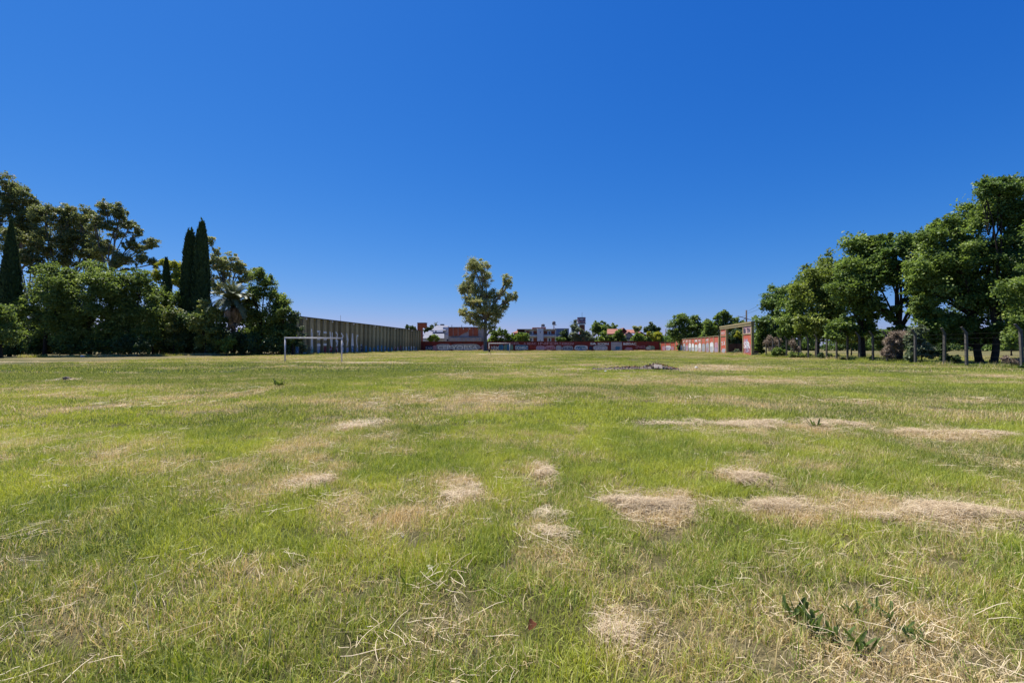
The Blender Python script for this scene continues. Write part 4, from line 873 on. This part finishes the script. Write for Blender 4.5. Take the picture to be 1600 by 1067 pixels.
# ------------------------------------------------------------------ buildings behind the wall
m_brick = mat('brick', (.36, .10, .05), .9, nscale=.8, col2=(.25, .075, .045), bump=.2)
m_plaster = mat('plaster', (.36, .33, .32), .9, noise=.3, nscale=.4)
m_whitew = mat('white_wall', (.62, .64, .70), .85, noise=.15, nscale=.4)
m_roofg = mat('roof_grey', (.21, .22, .27), .7, noise=.3, nscale=.5)
m_tile = mat('roof_tiles', (.33, .145, .10), .85, nscale=1, col2=(.25, .11, .085))
m_tiled = mat('roof_tiles_dark', (.20, .09, .075), .85, noise=.3)
m_glass = mat('window_dark', (.03, .035, .05), .25, .5)
m_tank = mat('tank', (.10, .11, .14), .7, noise=.3)
m_box = mat('grey_block', (.26, .31, .40), .85, noise=.2, nscale=.3)
def B(t, nm, px0, px1, py0, py1, Y, dep, m, bevel=0):
    "box child in pixel extent at distance Y (front face), top py0 bottom py1"
    x, y, z = t.location
    return boxo(nm, X(px0, Y)-x, X(px1, Y)-x, Y-y, Y+dep-y, (Z(py1, Y) if py1 else -.2)-z, Z(py0, Y)-z, m, t, bevel)
YA = 190.0
# grey-roofed white house
h = thing('house', 'white house with two stepped grey sloping roofs behind the wall at left', 'house', (X(682, YA), YA, 0))
B(h, 'wall', 661, 704, 523, None, YA+4, 10, m_whitew); B(h, 'wall', 692, 701, 511, 523.2, YA+6, 8, m_whitew); B(h, 'wall', 677, 692, 519, 523.2, YA+6.1, 8, m_glass)
def slope(t, nm, px, zt, zb, Yt, Yb, m, th=.25):
    x, y, z = t.location; (a, b_, c_, d_) = px      # top-left, top-right, bottom-right, bottom-left columns
    P4 = [Vector((X(a, Yt)-x, Yt-y, zt)), Vector((X(b_, Yt)-x, Yt-y, zt)), Vector((X(c_, Yb)-x, Yb-y, zb)), Vector((X(d_, Yb)-x, Yb-y, zb))]
    V = P4+[p-Vector((0, 0, th)) for p in P4]
    return MB().add(V, [(0, 3, 2, 1), (4, 5, 6, 7), (0, 1, 5, 4), (1, 2, 6, 5), (2, 3, 7, 6), (3, 0, 4, 7)]).build(nm, m, t)
slope(h, 'roof', (682, 701, 696, 674), Z(508.5, YA+12), Z(516, YA+4.5), YA+12, YA+4.5, m_roofg)
slope(h, 'roof', (665, 694, 694, 660), Z(518.5, YA+6), Z(528.5, YA-1), YA+6, YA-1, m_roofg)
MB().tube([(X(691, YA+14)-h.location.x, 14, Z(512, YA+14)), (X(691, YA+14)-h.location.x, 14, Z(506.5, YA+14))], [1.2, .9], 12).build('water_tank', m_tank, h)
B(h, 'window', 698, 700.5, 530, 533, YA+3.9, .1, m_glass)
# brick shaft by the fence
h = thing('brick_shaft', 'reddish brick shaft with a projecting upper box beside the fence end', 'building', (X(656, 178), 178, 0))
B(h, 'shaft', 652, 658.5, 512, None, 178, 3, m_brick); B(h, 'upper_box', 652, 665, 504.7, 511.9, 178, 3, m_brick); B(h, 'slab', 651.5, 665.6, 504, 504.6, 177.9, 3.2, m_tank)
# brick building
h = thing('brick_building', 'low building with two red brick panels and bare plaster behind the wall', 'building', (X(728, YA), YA, 0))
B(h, 'wall', 700.5, 757, 511.5, None, YA+.5, 14, m_plaster); B(h, 'brick_panel', 701, 715.5, 512.2, 525, YA+.3, .2, m_brick); 
B(h, 'brick_panel', 716, 731.2, 512.2, 517.5, YA+.3, .2, m_brick); B(h, 'brick_panel', 732.5, 747, 511.8, 525, YA+.3, .2, m_brick)
x_, y_, z_ = h.location
MB().add([(X(716, YA)-x_, .28, Z(517.6, YA)), (X(731.2, YA)-x_, .28, Z(517.6, YA)), (X(716, YA)-x_, .28, Z(525, YA)), (X(716, YA)-x_, .5, Z(517.6, YA)), (X(731.2, YA)-x_, .5, Z(517.6, YA)), (X(716, YA)-x_, .5, Z(525, YA))], [(0, 2, 1), (3, 4, 5), (0, 1, 4, 3), (1, 2, 5, 4), (2, 0, 3, 5)]).build('brick_panel', m_brick, h)
for q in (708, 715.7, 739): B(h, 'pilaster', q-.3, q+.3, 512, None, YA+.15, .14, m_plaster)
B(h, 'parapet', 700, 757.4, 510.9, 511.4, YA+.2, 14, m_tank)
for q in (724, 734): B(h, 'lamp', q-.7, q+.7, 512.5, 514.5, YA+.05, .2, m_white)
for q in (705.5, 721): MB().tube([(X(q, YA)-x_, 1, Z(511, YA)), (X(q, YA)-x_, 1, Z(507.5, YA))], .12, 6).build('vent_pipe', m_tank, h)
B(h, 'lower_wall', 703, 752, 527.5, None, YA-3, 3, m_plaster)
for q in range(712, 752, 6): B(h, 'window', q, q+2, 529, 532, YA-3.1, .08, m_box)
# white flats
YF = 195.0
h = thing('block_of_flats', 'white two storey flats with brick infill, a plain stair tower and roof tank', 'building', (X(835, YF), YF, 0))
B(h, 'wall', 820, 869, 514.8, None, YF+1, 12, m_whitew); B(h, 'roof_slab', 808, 869.5, 514.0, 514.8, YF-.4, 14, m_plaster)
B(h, 'stair_tower', 839.5, 849, 513.2, 533, YF-1.2, 2.1, m_whitew); B(h, 'balcony_slab', 820, 869, 524, 525.5, YF-.5, 1.4, m_whitew)
for (a_, b_) in ((821.5, 827.5), (833.5, 839), (849.5, 855), (861.5, 867)):
    B(h, 'brick_panel', a_, b_, 517, 523.9, YF+.8, .18, m_brick); B(h, 'brick_panel', a_, b_, 528, None, YF+.8, .18, m_brick)
for (a_, b_) in ((828.5, 830.5), (857.5, 859.5)):
    B(h, 'window', a_, b_, 518, 523.5, YF+.85, .1, m_glass); B(h, 'window', a_, b_, 528.5, 533, YF+.85, .1, m_glass)
B(h, 'balcony_rail', 820, 839, 522.3, 523.8, YF-.45, .08, m_box); B(h, 'balcony_rail', 849.5, 869, 522.3, 523.8, YF-.45, .08, m_box)
for q in (515.9, 529): B(h, 'slit_window', 843.8, 844.6, q+2, q+4.5, YF-1.3, .08, m_glass)
B(h, 'roof_house', 832, 853, 511.6, 513.9, YF+4, 5, m_tile); B(h, 'tank_base', 845, 853, 510.4, 511.6, YF+4.2, 4, m_whitew)
x_, y_, z_ = h.location
MB().tube([(X(848.6, YF+5)-x_, 5.5, Z(510.5, YF+5)), (X(848.6, YF+5)-x_, 5.5, Z(507, YF+5)), (X(848.6, YF+5)-x_, 5.5, Z(506, YF+5))], [.8, .8, .35], 12).build('water_tank', m_tank, h)
slope(h, 'roof', (812, 822, 822, 800), Z(514.9, YF+5), Z(520, YF), YF+5, YF, m_tile); B(h, 'wall', 803, 819.8, 520.5, None, YF+.6, 8, m_brick)
# grey box building
h = thing('warehouse', 'plain blue grey box building right of the white flats', 'building', (X(880, 205), 205, 0))
B(h, 'wall', 867.5, 889, 513.4, None, 205, 14, m_box); B(h, 'parapet', 867.2, 889.3, 513.0, 513.38, 204.9, 14.2, m_whitew)
for q in (873, 880): B(h, 'joint', q-.12, q+.12, 513.6, None, 204.93, .06, m_tank)
h = thing('tank_tower', 'small dark domed water tank on a white stand behind the flats', 'water tank', (X(865.5, 210), 210, 0)); Yq = 210
MB().tube([(0, 0, 0), (0, 0, Z(507.5, Yq))], .45, 10).build('stand', m_whitew, h)
MB().tube([(0, 0, Z(507.5, Yq)), (0, 0, Z(503.5, Yq)), (0, 0, Z(502.3, Yq)), (0, 0, Z(501.6, Yq))], [.78, .8, .55, .1], 14).build('tank', m_tank, h, smooth=True)
MB().box(-.1, 1.2, -.3, .3, Z(508.2, Yq), Z(507.5, Yq)).build('platform', m_tank, h)
# water tower
Yt = 205.0; h = thing('water_tower', 'round water tower with a painted tank on a brick shaft and a mast', 'water tower', (X(908.5, Yt), Yt, 0))
zz = lambda p: Z(p, Yt)
MB().tube([(.3, 0, 0), (.3, 0, zz(507.2))], 1.25, 14).build('shaft', m_brick, h, smooth=True)
MB().tube([(0, 0, zz(506.2)), (0, 0, zz(504.9))], 2.05, 20).build('platform', m_tank, h); MB().tube([(0, 0, zz(504.88)), (0, 0, zz(503.2))], 1.8, 20).build('ring', m_pinkw, h)
MB().tube([(0, 0, zz(503.18)), (0, 0, zz(496.4))], 1.85, 20).build('tank', mat('tank_blue', (.09, .11, .20), .7, nscale=.8, col2=(.26, .13, .17)), h)
MB().tube([(0, 0, zz(496.38)), (0, 0, zz(496.0))], 1.95, 20).build('lid', m_tank, h)
MB().tube([(.3, 0, zz(496)), (.3, 0, zz(488.3))], .06, 6).build('mast', m_tank, h)
text('YEY', S['w'], 1.2, O3, Vector((1, 0, 0)), Vector((0, -1, 0)), -1.15, zz(500.8), 1.88, h, width=1.9, bold=.03, name='painted_lettering')
# red tiled house
h = thing('house', 'house with a long red tiled roof behind the green bushes', 'house', (X(962, 200), 200, 0))
B(h, 'wall', 949, 975, 522, None, 202, 9, m_plaster); slope(h, 'roof', (949, 976, 977, 948), Z(514, 207), Z(521.5, 200), 207, 200, m_tile)
def gable(t, px0, px1, pyr, pye, Y, dep, mw, mr, pxr=None):
    x, y, z = t.location; xr = (X(px0, Y)+X(px1, Y))/2 if pxr is None else X(pxr, Y); a, b_ = X(px0, Y), X(px1, Y); ze, zr = Z(pye, Y), Z(pyr, Y)
    MB().add([(a-x, Y-y, -.2), (b_-x, Y-y, -.2), (b_-x, Y-y, ze), (xr-x, Y-y, zr), (a-x, Y-y, ze), (a-x, Y+dep-y, -.2), (b_-x, Y+dep-y, -.2), (b_-x, Y+dep-y, ze), (xr-x, Y+dep-y, zr), (a-x, Y+dep-y, ze)],
             [(0, 1, 2, 3, 4), (9, 8, 7, 6, 5), (0, 5, 6, 1), (1, 6, 7, 2), (0, 4, 9, 5)]).build('wall', mw, t)
    for (p, q, s_) in ((a, ze, -1), (b_, ze, 1)):
        ex = p+s_*.35; ez = q-.2
        MB().add([(xr-x, Y-.4-y, zr+.05), (ex-x, Y-.4-y, ez), (ex-x, Y+dep+.3-y, ez), (xr-x, Y+dep+.3-y, zr+.05), (xr-x, Y-.4-y, zr+.3), (ex-x, Y-.4-y, ez+.25), (ex-x, Y+dep+.3-y, ez+.25), (xr-x, Y+dep+.3-y, zr+.3)],
                 [(0, 1, 2, 3), (4, 7, 6, 5), (0, 4, 5, 1), (1, 5, 6, 2), (2, 6, 7, 3), (3, 7, 4, 0)]).build('roof', mr, t)
h = thing('house', 'gabled house with dark red roofs and small blue windows', 'house', (X(979, 192), 192, 0))
gable(h, 968, 981, 513.2, 520.5, 196, 8, m_pil, m_tiled); gable(h, 975, 990, 519, 526, 192, 4, m_plaster, m_tiled)
for q in (979, 982, 985): B(h, 'window', q, q+1.8, 527.5, 530.5, 191.9, .08, m_glass); 
B(h, 'window', 977, 980, 520.5, 522.5, 191.88, .08, m_box)
slope(h, 'roof', (978, 990, 992, 978), Z(515, 204), Z(520, 199), 204, 199, m_tile)
h = thing('house', 'house with a single brown pointed gable among bushes', 'house', (X(1005, 190), 190, 0))
gable(h, 998, 1015, 519, 528, 190, 7, m_pil, m_tiled, 1001)

# ------------------------------------------------------------------ poles and wires
m_pole = mat('pole', (.10, .085, .075), .9, noise=.3); m_wire = mat('wire', (.03, .03, .03), .7)
def pole(px, Y, top, r, label, arms=()):
    x = X(px, Y); t = thing('utility_pole', label, 'utility pole', (x, Y, 0)); H = Z(top, Y)
    MB().tube([(0, 0, -.3), (0, 0, H)], [r*1.2, r*.8], 10).build('mast', m_pole, t, smooth=True)
    for (p0, y0_, p1, y1_) in arms:
        MB().tube([(X(p0, Y)-x, 0, Z(y0_, Y)), (X(p1, Y)-x, 0, Z(y1_, Y))], .07, 6).build('arm', m_pole, t)
    return t
pole(1166.5, 108, 484.5, .2, 'wooden pole with a long lamp arm standing behind the portal', [(1153, 494, 1167, 497.5), (1160, 501, 1167, 496), (1166, 498, 1175, 500)])
pole(1040.5, 185, 514, .22, 'left and thicker of two poles rising above the red wall')
pole(1043.8, 195, 517, .15, 'right and thinner of two poles rising above the red wall')
t = pole(532, 122, 492.5, .05, 'thin antenna mast above the ribbed fence'); t['category'] = 'antenna'; t.name = 'antenna_mast'
def wire(p, q, sag, label):
    p = Vector(p); q = Vector(q); pts_ = [p.lerp(q, i/16)-Vector((0, 0, sag*4*(i/16)*(1-i/16))) for i in range(17)]
    o = MB().tube(pts_, .022, 5, cap=False).build('power_cable', m_wire); tag(o, label, 'cable')
pc = (X(1166.5, 108), 108)
wire((pc[0], 108, Z(487, 108)), (X(1206, 84), 84, Z(462, 84)), .25, 'upper cable running from the pole behind the portal into the right trees')
wire((pc[0], 108, Z(490, 108)), (X(1206, 84), 84, Z(472, 84)), .25, 'lower cable running from the pole behind the portal into the right trees')
wire((pc[0], 108, Z(493, 108)), (X(1040.5, 185), 185, Z(516, 185)), .8, 'long cable from the portal pole to the pair of poles')

# ------------------------------------------------------------------ right-hand fence: concrete posts and wires
m_post = mat('post_concrete', (.13, .12, .105), .9, noise=.4, nscale=5, bump=.2)
fr_ = thing('post_fence', 'wire fence on tall concrete posts with angled tops under the right trees', 'fence', (34.0, 30.4, 0))
fpx = [1597, 1510, 1475, 1430, 1386, 1364, 1344, 1324, 1307, 1291, 1276, 1263, 1251, 1240, 1229, 1218, 1207, 1197]
PP = []
for px in fpx:
    k = (px-800)/F; y = 29.35/(k-.155); x = k*y; z = g1(x, y); PP.append(Vector((x, y, z)))
for i in (-1,):
    PP.insert(0, Vector((33.2, 25.6, g1(33.2, 25.6))))
base = Vector((34.0, 30.4, 0))
for p in PP:
    o = MB().box(-.075, .075, -.075, .075, -.3, 2.55).add([(-.075, -.075, 2.55), (.075, -.075, 2.55), (.075, .075, 2.55), (-.075, .075, 2.55), (-.38, -.06, 2.98), (-.27, -.06, 3.02), (-.27, .06, 3.02), (-.38, .06, 2.98)], [(0, 1, 5, 4), (1, 2, 6, 5), (2, 3, 7, 6), (3, 0, 4, 7), (4, 5, 6, 7)]).build('post', m_post, fr_)
    o.location = p-base; o.rotation_euler = (random.uniform(-.03, .03), random.uniform(-.03, .03), random.uniform(-.2, .2))
for hz in (.35, .8, 1.25, 1.7, 2.15, 2.5):
    mb = MB()
    for a, b_ in zip(PP[:-1], PP[1:]):
        a1 = a-base+Vector((-.08, 0, hz)); b1 = b_-base+Vector((-.08, 0, hz)); mb.tube([a1, (a1+b1)/2-Vector((0, 0, .05)), b1], .006, 4, cap=False)
    mb.build('wire', m_wire, fr_)

# tangled shrubs and climbers on that fence
GS = 'scrub along the right fence'
tree('dry_bramble', 'brown dry climber hanging on the fence nearest the portal', 'bush', 1206, 72, [(1203, 533, 9, 8), (1212, 535, 8, 8), (1206, 545, 9, 7)], 'dead', 4500, .26, .05, .3, group=GS, asp=.07)
tree('dry_bramble', 'small reddish dry bush between two fence posts', 'bush', 1242, 62, [(1240, 537, 7, 8), (1246, 545, 6, 6)], 'dead', 2600, .22, .05, .3, group=GS, asp=.07)
tree('dry_bramble', 'wide greyish brown tangle of dry creeper beside the leaning post', 'bush', 1402, 43, [(1392, 532, 14, 14), (1412, 528, 14, 14), (1400, 548, 16, 14), (1388, 550, 10, 10)], 'dead', 15000, .34, .05, .3, group=GS, asp=.05)
tree('scrub_bush', 'grey green bush growing through the fence beside the dry tangle', 'bush', 1440, 41, [(1430, 530, 14, 16), (1447, 545, 15, 14), (1425, 552, 13, 12), (1462, 552, 13, 12), (1438, 515, 8, 9)], 'grey', 11000, .17, .06, .3, group=GS)
tree('scrub_bush', 'small bush at the fence foot by the second tree', 'bush', 1222, 66, [(1215, 550, 6), (1226, 552, 6), (1208, 551, 5)], 'ash', 2200, .2, .05, .3, group=GS)
tree('scrub_bush', 'low bush at the fence foot left of the third tree', 'bush', 1246, 61, [(1240, 555, 6), (1252, 556, 6), (1262, 556, 5)], 'broad', 2200, .18, .05, .3, group=GS)
tree('scrub_bush', 'low dark bush at the foot of the dark trunk by the third tree', 'bush', 1292, 56, [(1283, 556, 6), (1296, 558, 7), (1308, 560, 6)], 'dark', 2600, .18, .05, .3, group=GS)
tree('scrub_bush', 'ivy covered low stump bush in the shade by the thick trunk', 'bush', 1325, 50, [(1316, 563, 5), (1332, 563, 5), (1362, 563, 6)], 'dark', 2200, .17, .05, .3, group=GS)
tree('scrub_bush', 'low leafy undergrowth in the shade under the tall trees', 'bush', 1480, 39.5, [(1475, 560, 9, 8), (1495, 563, 7, 6), (1470, 545, 8)], 'dark', 3600, .16, .05, .3, group=GS)
tree('brush_pile', 'pile of brown cut branches behind the nearest post', 'brush pile', 1582, 33.5, [(1572, 562, 10, 7), (1588, 568, 12, 8), (1600, 572, 12, 8)], 'dead', 5200, .22, .04, .3, asp=.08)
tree('scrub_bush', 'low bush at the right edge of the picture below the post', 'bush', 1606, 30, [(1596, 577, 6, 5), (1612, 575, 10, 9)], 'dark', 2600, .13, .04, .3, group=GS)
tree('scrub_bush', 'weeds growing at the foot of the portal opening', 'bush', 1150, 90, [(1145, 551, 4, 3), (1152, 550, 5, 4), (1160, 552, 4, 3)], 'grey', 1800, .24, .03, .3, group=GS)

# ------------------------------------------------------------------ goals
m_goal = mat('goal_paint', (.60, .58, .57), .5, .4, noise=.25, nscale=4)
def goal(a, b, h, r, label):
    a = Vector((a[0], a[1], g1(*a))); b = Vector((b[0], b[1], g1(*b))); t = thing('football_goal', label, 'goal', tuple(a), 0, 'football goals'); d = b-a; d.z = 0; zt = h
    MB().tube([(0, 0, -.3), (0, 0, zt-r*1.01)], r, 12).build('post', m_goal, t, smooth=True); MB().tube([(d.x, d.y, -.3), (d.x, d.y, zt-r*1.01)], r, 12).build('post', m_goal, t, smooth=True)
    u = d.normalized()*r; MB().tube([(-u.x, -u.y, zt), (d.x+u.x, d.y+u.y, zt)], r, 12).build('crossbar', m_goal, t, smooth=True)
goal((X(445.5, 43), 43), (X(534, 44), 44), 2.27, .065, 'near white football goal without a net in front of the ribbed fence')
goal((X(764, 113), 113), (X(796.5, 110), 110), 2.40, .07, 'far white football goal without a net before the back wall')

# ------------------------------------------------------------------ player
m_skin = mat('skin', (.42, .24, .16), .6, .3); m_shirt = mat('shirt', (.40, .34, .28), .9); m_short = mat('shorts', (.015, .016, .03), .9); m_hair = mat('hair', (.03, .02, .015), .8); m_shoe = mat('shoes', (.55, .22, .05), .7)
def skin(name, verts, edges, rad, m, parent, sub=1, root=0):
    me = bpy.data.meshes.new(name); me.from_pydata(verts, edges, []); me.materials.append(m); o = link(name, me, parent)
    sk = o.modifiers.new('skin', 'SKIN'); 
    if not me.skin_vertices: me.attributes  # layer is made by the modifier
    lay = me.skin_vertices[0].data if me.skin_vertices else None
    if lay:
        for i, r in enumerate(rad): lay[i].radius = (r, r) if not hasattr(r, '__len__') else r; lay[i].use_root = (i == root)
    sk.use_smooth_shade = True; ss = o.modifiers.new('sub', 'SUBSURF'); ss.levels = sub; ss.render_levels = sub; return o
def person(px, py, label, rz=0):
    x, y = G(px, py); t = thing('person', label, 'person', (x, y, g1(x, y)), rz)
    J = dict(pel=(0, 0, .95), wai=(0, 0, 1.10), che=(.03, 0, 1.34), nec=(.04, 0, 1.50), hd0=(.06, 0, 1.60), hd1=(.07, 0, 1.72),
             hl=(0, .10, .90), kl=(.22, .11, .52), al=(.30, .11, .10), tl=(.44, .12, .04), hr=(0, -.10, .90), kr=(-.04, -.11, .50), ar=(-.32, -.11, .16), tr=(-.24, -.11, .04),
             sl=(.03, .19, 1.43), el=(-.10, .25, 1.17), wl=(.06, .27, .97), sr=(.03, -.19, 1.43), er=(.06, -.26, 1.15), wr=(.26, -.24, 1.02))
    names = list(J); V = [J[k] for k in names]; I = {k: i for i, k in enumerate(names)}
    E = [('pel', 'wai'), ('wai', 'che'), ('che', 'nec'), ('nec', 'hd0'), ('hd0', 'hd1'), ('pel', 'hl'), ('hl', 'kl'), ('kl', 'al'), ('al', 'tl'), ('pel', 'hr'), ('hr', 'kr'), ('kr', 'ar'), ('ar', 'tr'),
         ('che', 'sl'), ('sl', 'el'), ('el', 'wl'), ('che', 'sr'), ('sr', 'er'), ('er', 'wr')]
    rad = dict(pel=(.15, .12), wai=.12, che=(.15, .12), nec=.055, hd0=.085, hd1=.095, hl=.085, kl=.055, al=.035, tl=.035, hr=.085, kr=.055, ar=.035, tr=.035, sl=.055, el=.04, wl=.026, sr=.055, er=.04, wr=.026)
    Rr = [rad[k] for k in names]; E = [(I[a], I[b_]) for a, b_ in E]
    for w in ('wl', 'wr'):                       # palm and five fingers
        p = Vector(J[w]); d = (p-Vector(J['e'+w[1]])).normalized(); s_ = Vector((0, 0, 1)).cross(d).normalized(); k = len(V)
        V.append(tuple(p+d*.05)); Rr.append(.022); E.append((I[w], k))
        for j in range(5):
            o_ = (j-1.7)*.016; ln = (.055, .07, .075, .07, .055)[j]; k1 = len(V)
            V.append(tuple(p+d*(.085 if j else .05)+s_*(o_ if j else -.035))); Rr.append(.008); V.append(tuple(p+d*(.085+ln if j else .09)+s_*(o_*1.3 if j else -.05)-Vector((0, 0, .015)))); Rr.append(.007); E += [(k, k1), (k1, k1+1)]
    skin('body', V, E, Rr, m_skin, t, 1)
    # face features and hair
    hc = Vector((.085, 0, 1.66)); MB().tube([hc+Vector((.085, 0, .01)), hc+Vector((.11, 0, -.015))], [.012, .016], 6).build('nose', m_skin, t)
    for s_ in (-1, 1):
        MB().tube([hc+Vector((.07, s_*.035, .025)), hc+Vector((.088, s_*.035, .025))], .011, 6).build('eye', m_hair, t); MB().tube([hc+Vector((-.01, s_*.085, .0)), hc+Vector((-.015, s_*.105, .01))], [.02, .025], 6).build('ear', m_skin, t)
    MB().tube([hc+Vector((.082, -.025, -.05)), hc+Vector((.082, .025, -.05))], .007, 6).build('mouth', m_shirt, t)
    bm = bmesh.new(); bmesh.ops.create_uvsphere(bm, u_segments=16, v_segments=10, radius=.108)
    bmesh.ops.delete(bm, geom=[v for v in bm.verts if v.co.z < -.02 and v.co.x > -.03], context='VERTS')
    for v in bm.verts: v.co += Vector((.055, 0, 1.705))
    me = bpy.data.meshes.new('hair'); bm.to_mesh(me); bm.free(); me.materials.append(m_hair); link('hair', me, t)
    # clothing
    names2 = ['pel', 'wai', 'che', 'sl', 'sr']; V2 = [(0, 0, .96), (0, 0, 1.12), (.03, 0, 1.36), (.03, .19, 1.435), (.03, -.19, 1.435), (-.02, .23, 1.30), (.045, -.235, 1.29)]
    skin('shirt', V2, [(0, 1), (1, 2), (2, 3), (2, 4), (3, 5), (4, 6)], [.165, .145, (.175, .15), .075, .075, .065, .065], m_shirt, t, 1)
    skin('shorts', [(0, 0, .97), (0, .10, .90), (.13, .11, .66), (0, -.10, .90), (-.02, -.11, .66)], [(0, 1), (1, 2), (0, 3), (3, 4)], [.165, .12, .095, .12, .095], m_short, t, 1)
    for (p, dx, tl) in (((.34, .12, .045), .13, 0), ((-.29, -.11, .10), .10, -.06)):
        skin('shoe', [tuple(p), (p[0]+dx, p[1], p[2]+tl)], [(0, 1)], [.048, .038], m_shoe, t, 1)
    return t
person(764.5, 555.2, 'player in a pale shirt and black shorts walking in front of the far goal', R(12))

# ------------------------------------------------------------------ heap of rubble, scraps
m_rub = mat('rubble', (.07, .055, .045), .95, nscale=7, col2=(.22, .18, .155), bump=.5); m_slab = mat('slab', (.55, .45, .36), .9, noise=.25, nscale=3); m_rust = mat('rust', (.22, .07, .03), .9, noise=.4, nscale=6)
Yr = YB(579)+1.0; rt = thing('rubble_heap', 'low heap of grey rubble and sticks with a pale slab lying on it', 'rubble heap', (X(1025, Yr), Yr, g1(X(1025, Yr), Yr)))
rx0 = rt.location.x
chunk_me = []
for k in range(6):
    bm = bmesh.new(); bmesh.ops.create_icosphere(bm, subdivisions=1, radius=.5)
    for v in bm.verts: v.co *= random.uniform(.7, 1.2); v.co.z *= .6
    me = bpy.data.meshes.new('chunk'); bm.to_mesh(me); bm.free(); me.materials.append((m_rub, m_rub, m_rub, m_slab, m_rust, m_rub)[k]); chunk_me.append(me)
def hpile(px): return .30*math.exp(-((px-1027)/17)**2)+.13*math.exp(-((px-985)/40)**2)
mound = MB(); nU, nV = 44, 8; vs = []
for i in range(nU+1):
    px = 925+i*3.1
    for j in range(nV+1):
        v = j/nV*2-1; x = X(px, Yr)-rx0; y = v*.8; yy = Yr+y; q = max(0, 1-v*v)**.7
        vs.append((x, y, g1(rx0+x, yy)-rt.location.z+hpile(px)*.8*q*(.75+.5*float(fbm(np.array([x*3]), np.array([y*3]), 3)[0]))+.04-(.14 if j in (0, nV) or i in (0, nU) else 0)))
mound.add(vs, [(i*(nV+1)+j, (i+1)*(nV+1)+j, (i+1)*(nV+1)+j+1, i*(nV+1)+j+1) for i in range(nU) for j in range(nV)]); mound.build('mound', m_rub, rt)
for i in range(220):
    px = 925+130*random.random()**.75; v = random.uniform(-1, 1); x = X(px, Yr)-rx0; y = v*.75
    o = link('chunk', random.choice(chunk_me), rt, (x, y, g1(rx0+x, Yr+y)-rt.location.z+hpile(px)*max(0, 1-v*v)**.7*random.uniform(.8, 1.15)+.03)); s_ = random.uniform(.05, .17)
    o.scale = (s_*1.3, s_, s_); o.rotation_euler = (random.random()*3, random.random()*3, random.random()*6)
o = MB().box(-.26, .26, -.03, .03, -.15, .15).build('slab', m_slab, rt, bevel=.01); o.location = (X(1024, Yr)-rx0-.02, -.62, .22); o.rotation_euler = (R(-38), R(6), R(4))
for i in range(22):
    px = random.uniform(940, 1050); x = X(px, Yr)-rx0; a = random.uniform(-.4, .4); ln = random.uniform(.3, .8); y = random.uniform(-.7, .3); z = hpile(px)*.95+.05
    MB().tube([(x-ln/2, y, z-.08), (x, y+a*.2, z+.05), (x+ln/2, y+a*.3, z-.06)], .012, 5).build('stick', m_rust if i % 3 else m_bark, rt)
def scrap(px, py, s, m, label, nm):
    x, y = G(px, py); bm = bmesh.new(); bmesh.ops.create_icosphere(bm, subdivisions=2, radius=s)
    for v in bm.verts: v.co *= random.uniform(.65, 1.2); v.co.z = v.co.z*.6+s*.4
    me = bpy.data.meshes.new(nm); bm.to_mesh(me); bm.free(); me.materials.append(m); o = link(nm, me, None, (x, y, g1(x, y)+.03)); tag(o, label, 'litter')
scrap(129, 557.5, .28, m_white, 'small white bag lying at the foot of the left thicket', 'plastic_bag')
scrap(946, 582, .07, m_white, 'tiny white scrap in the grass before the rubble', 'paper_scrap')
scrap(1088, 577, .12, m_white, 'white scrap in the grass right of the rubble', 'paper_scrap')
scrap(105, 594, .16, m_rub, 'low brown clod of earth in the grass at far left', 'earth_clod')
hay_heap(85, 122, 594, .35, .10, 1100, 'small greyish heap of cut grass at far left', .5)
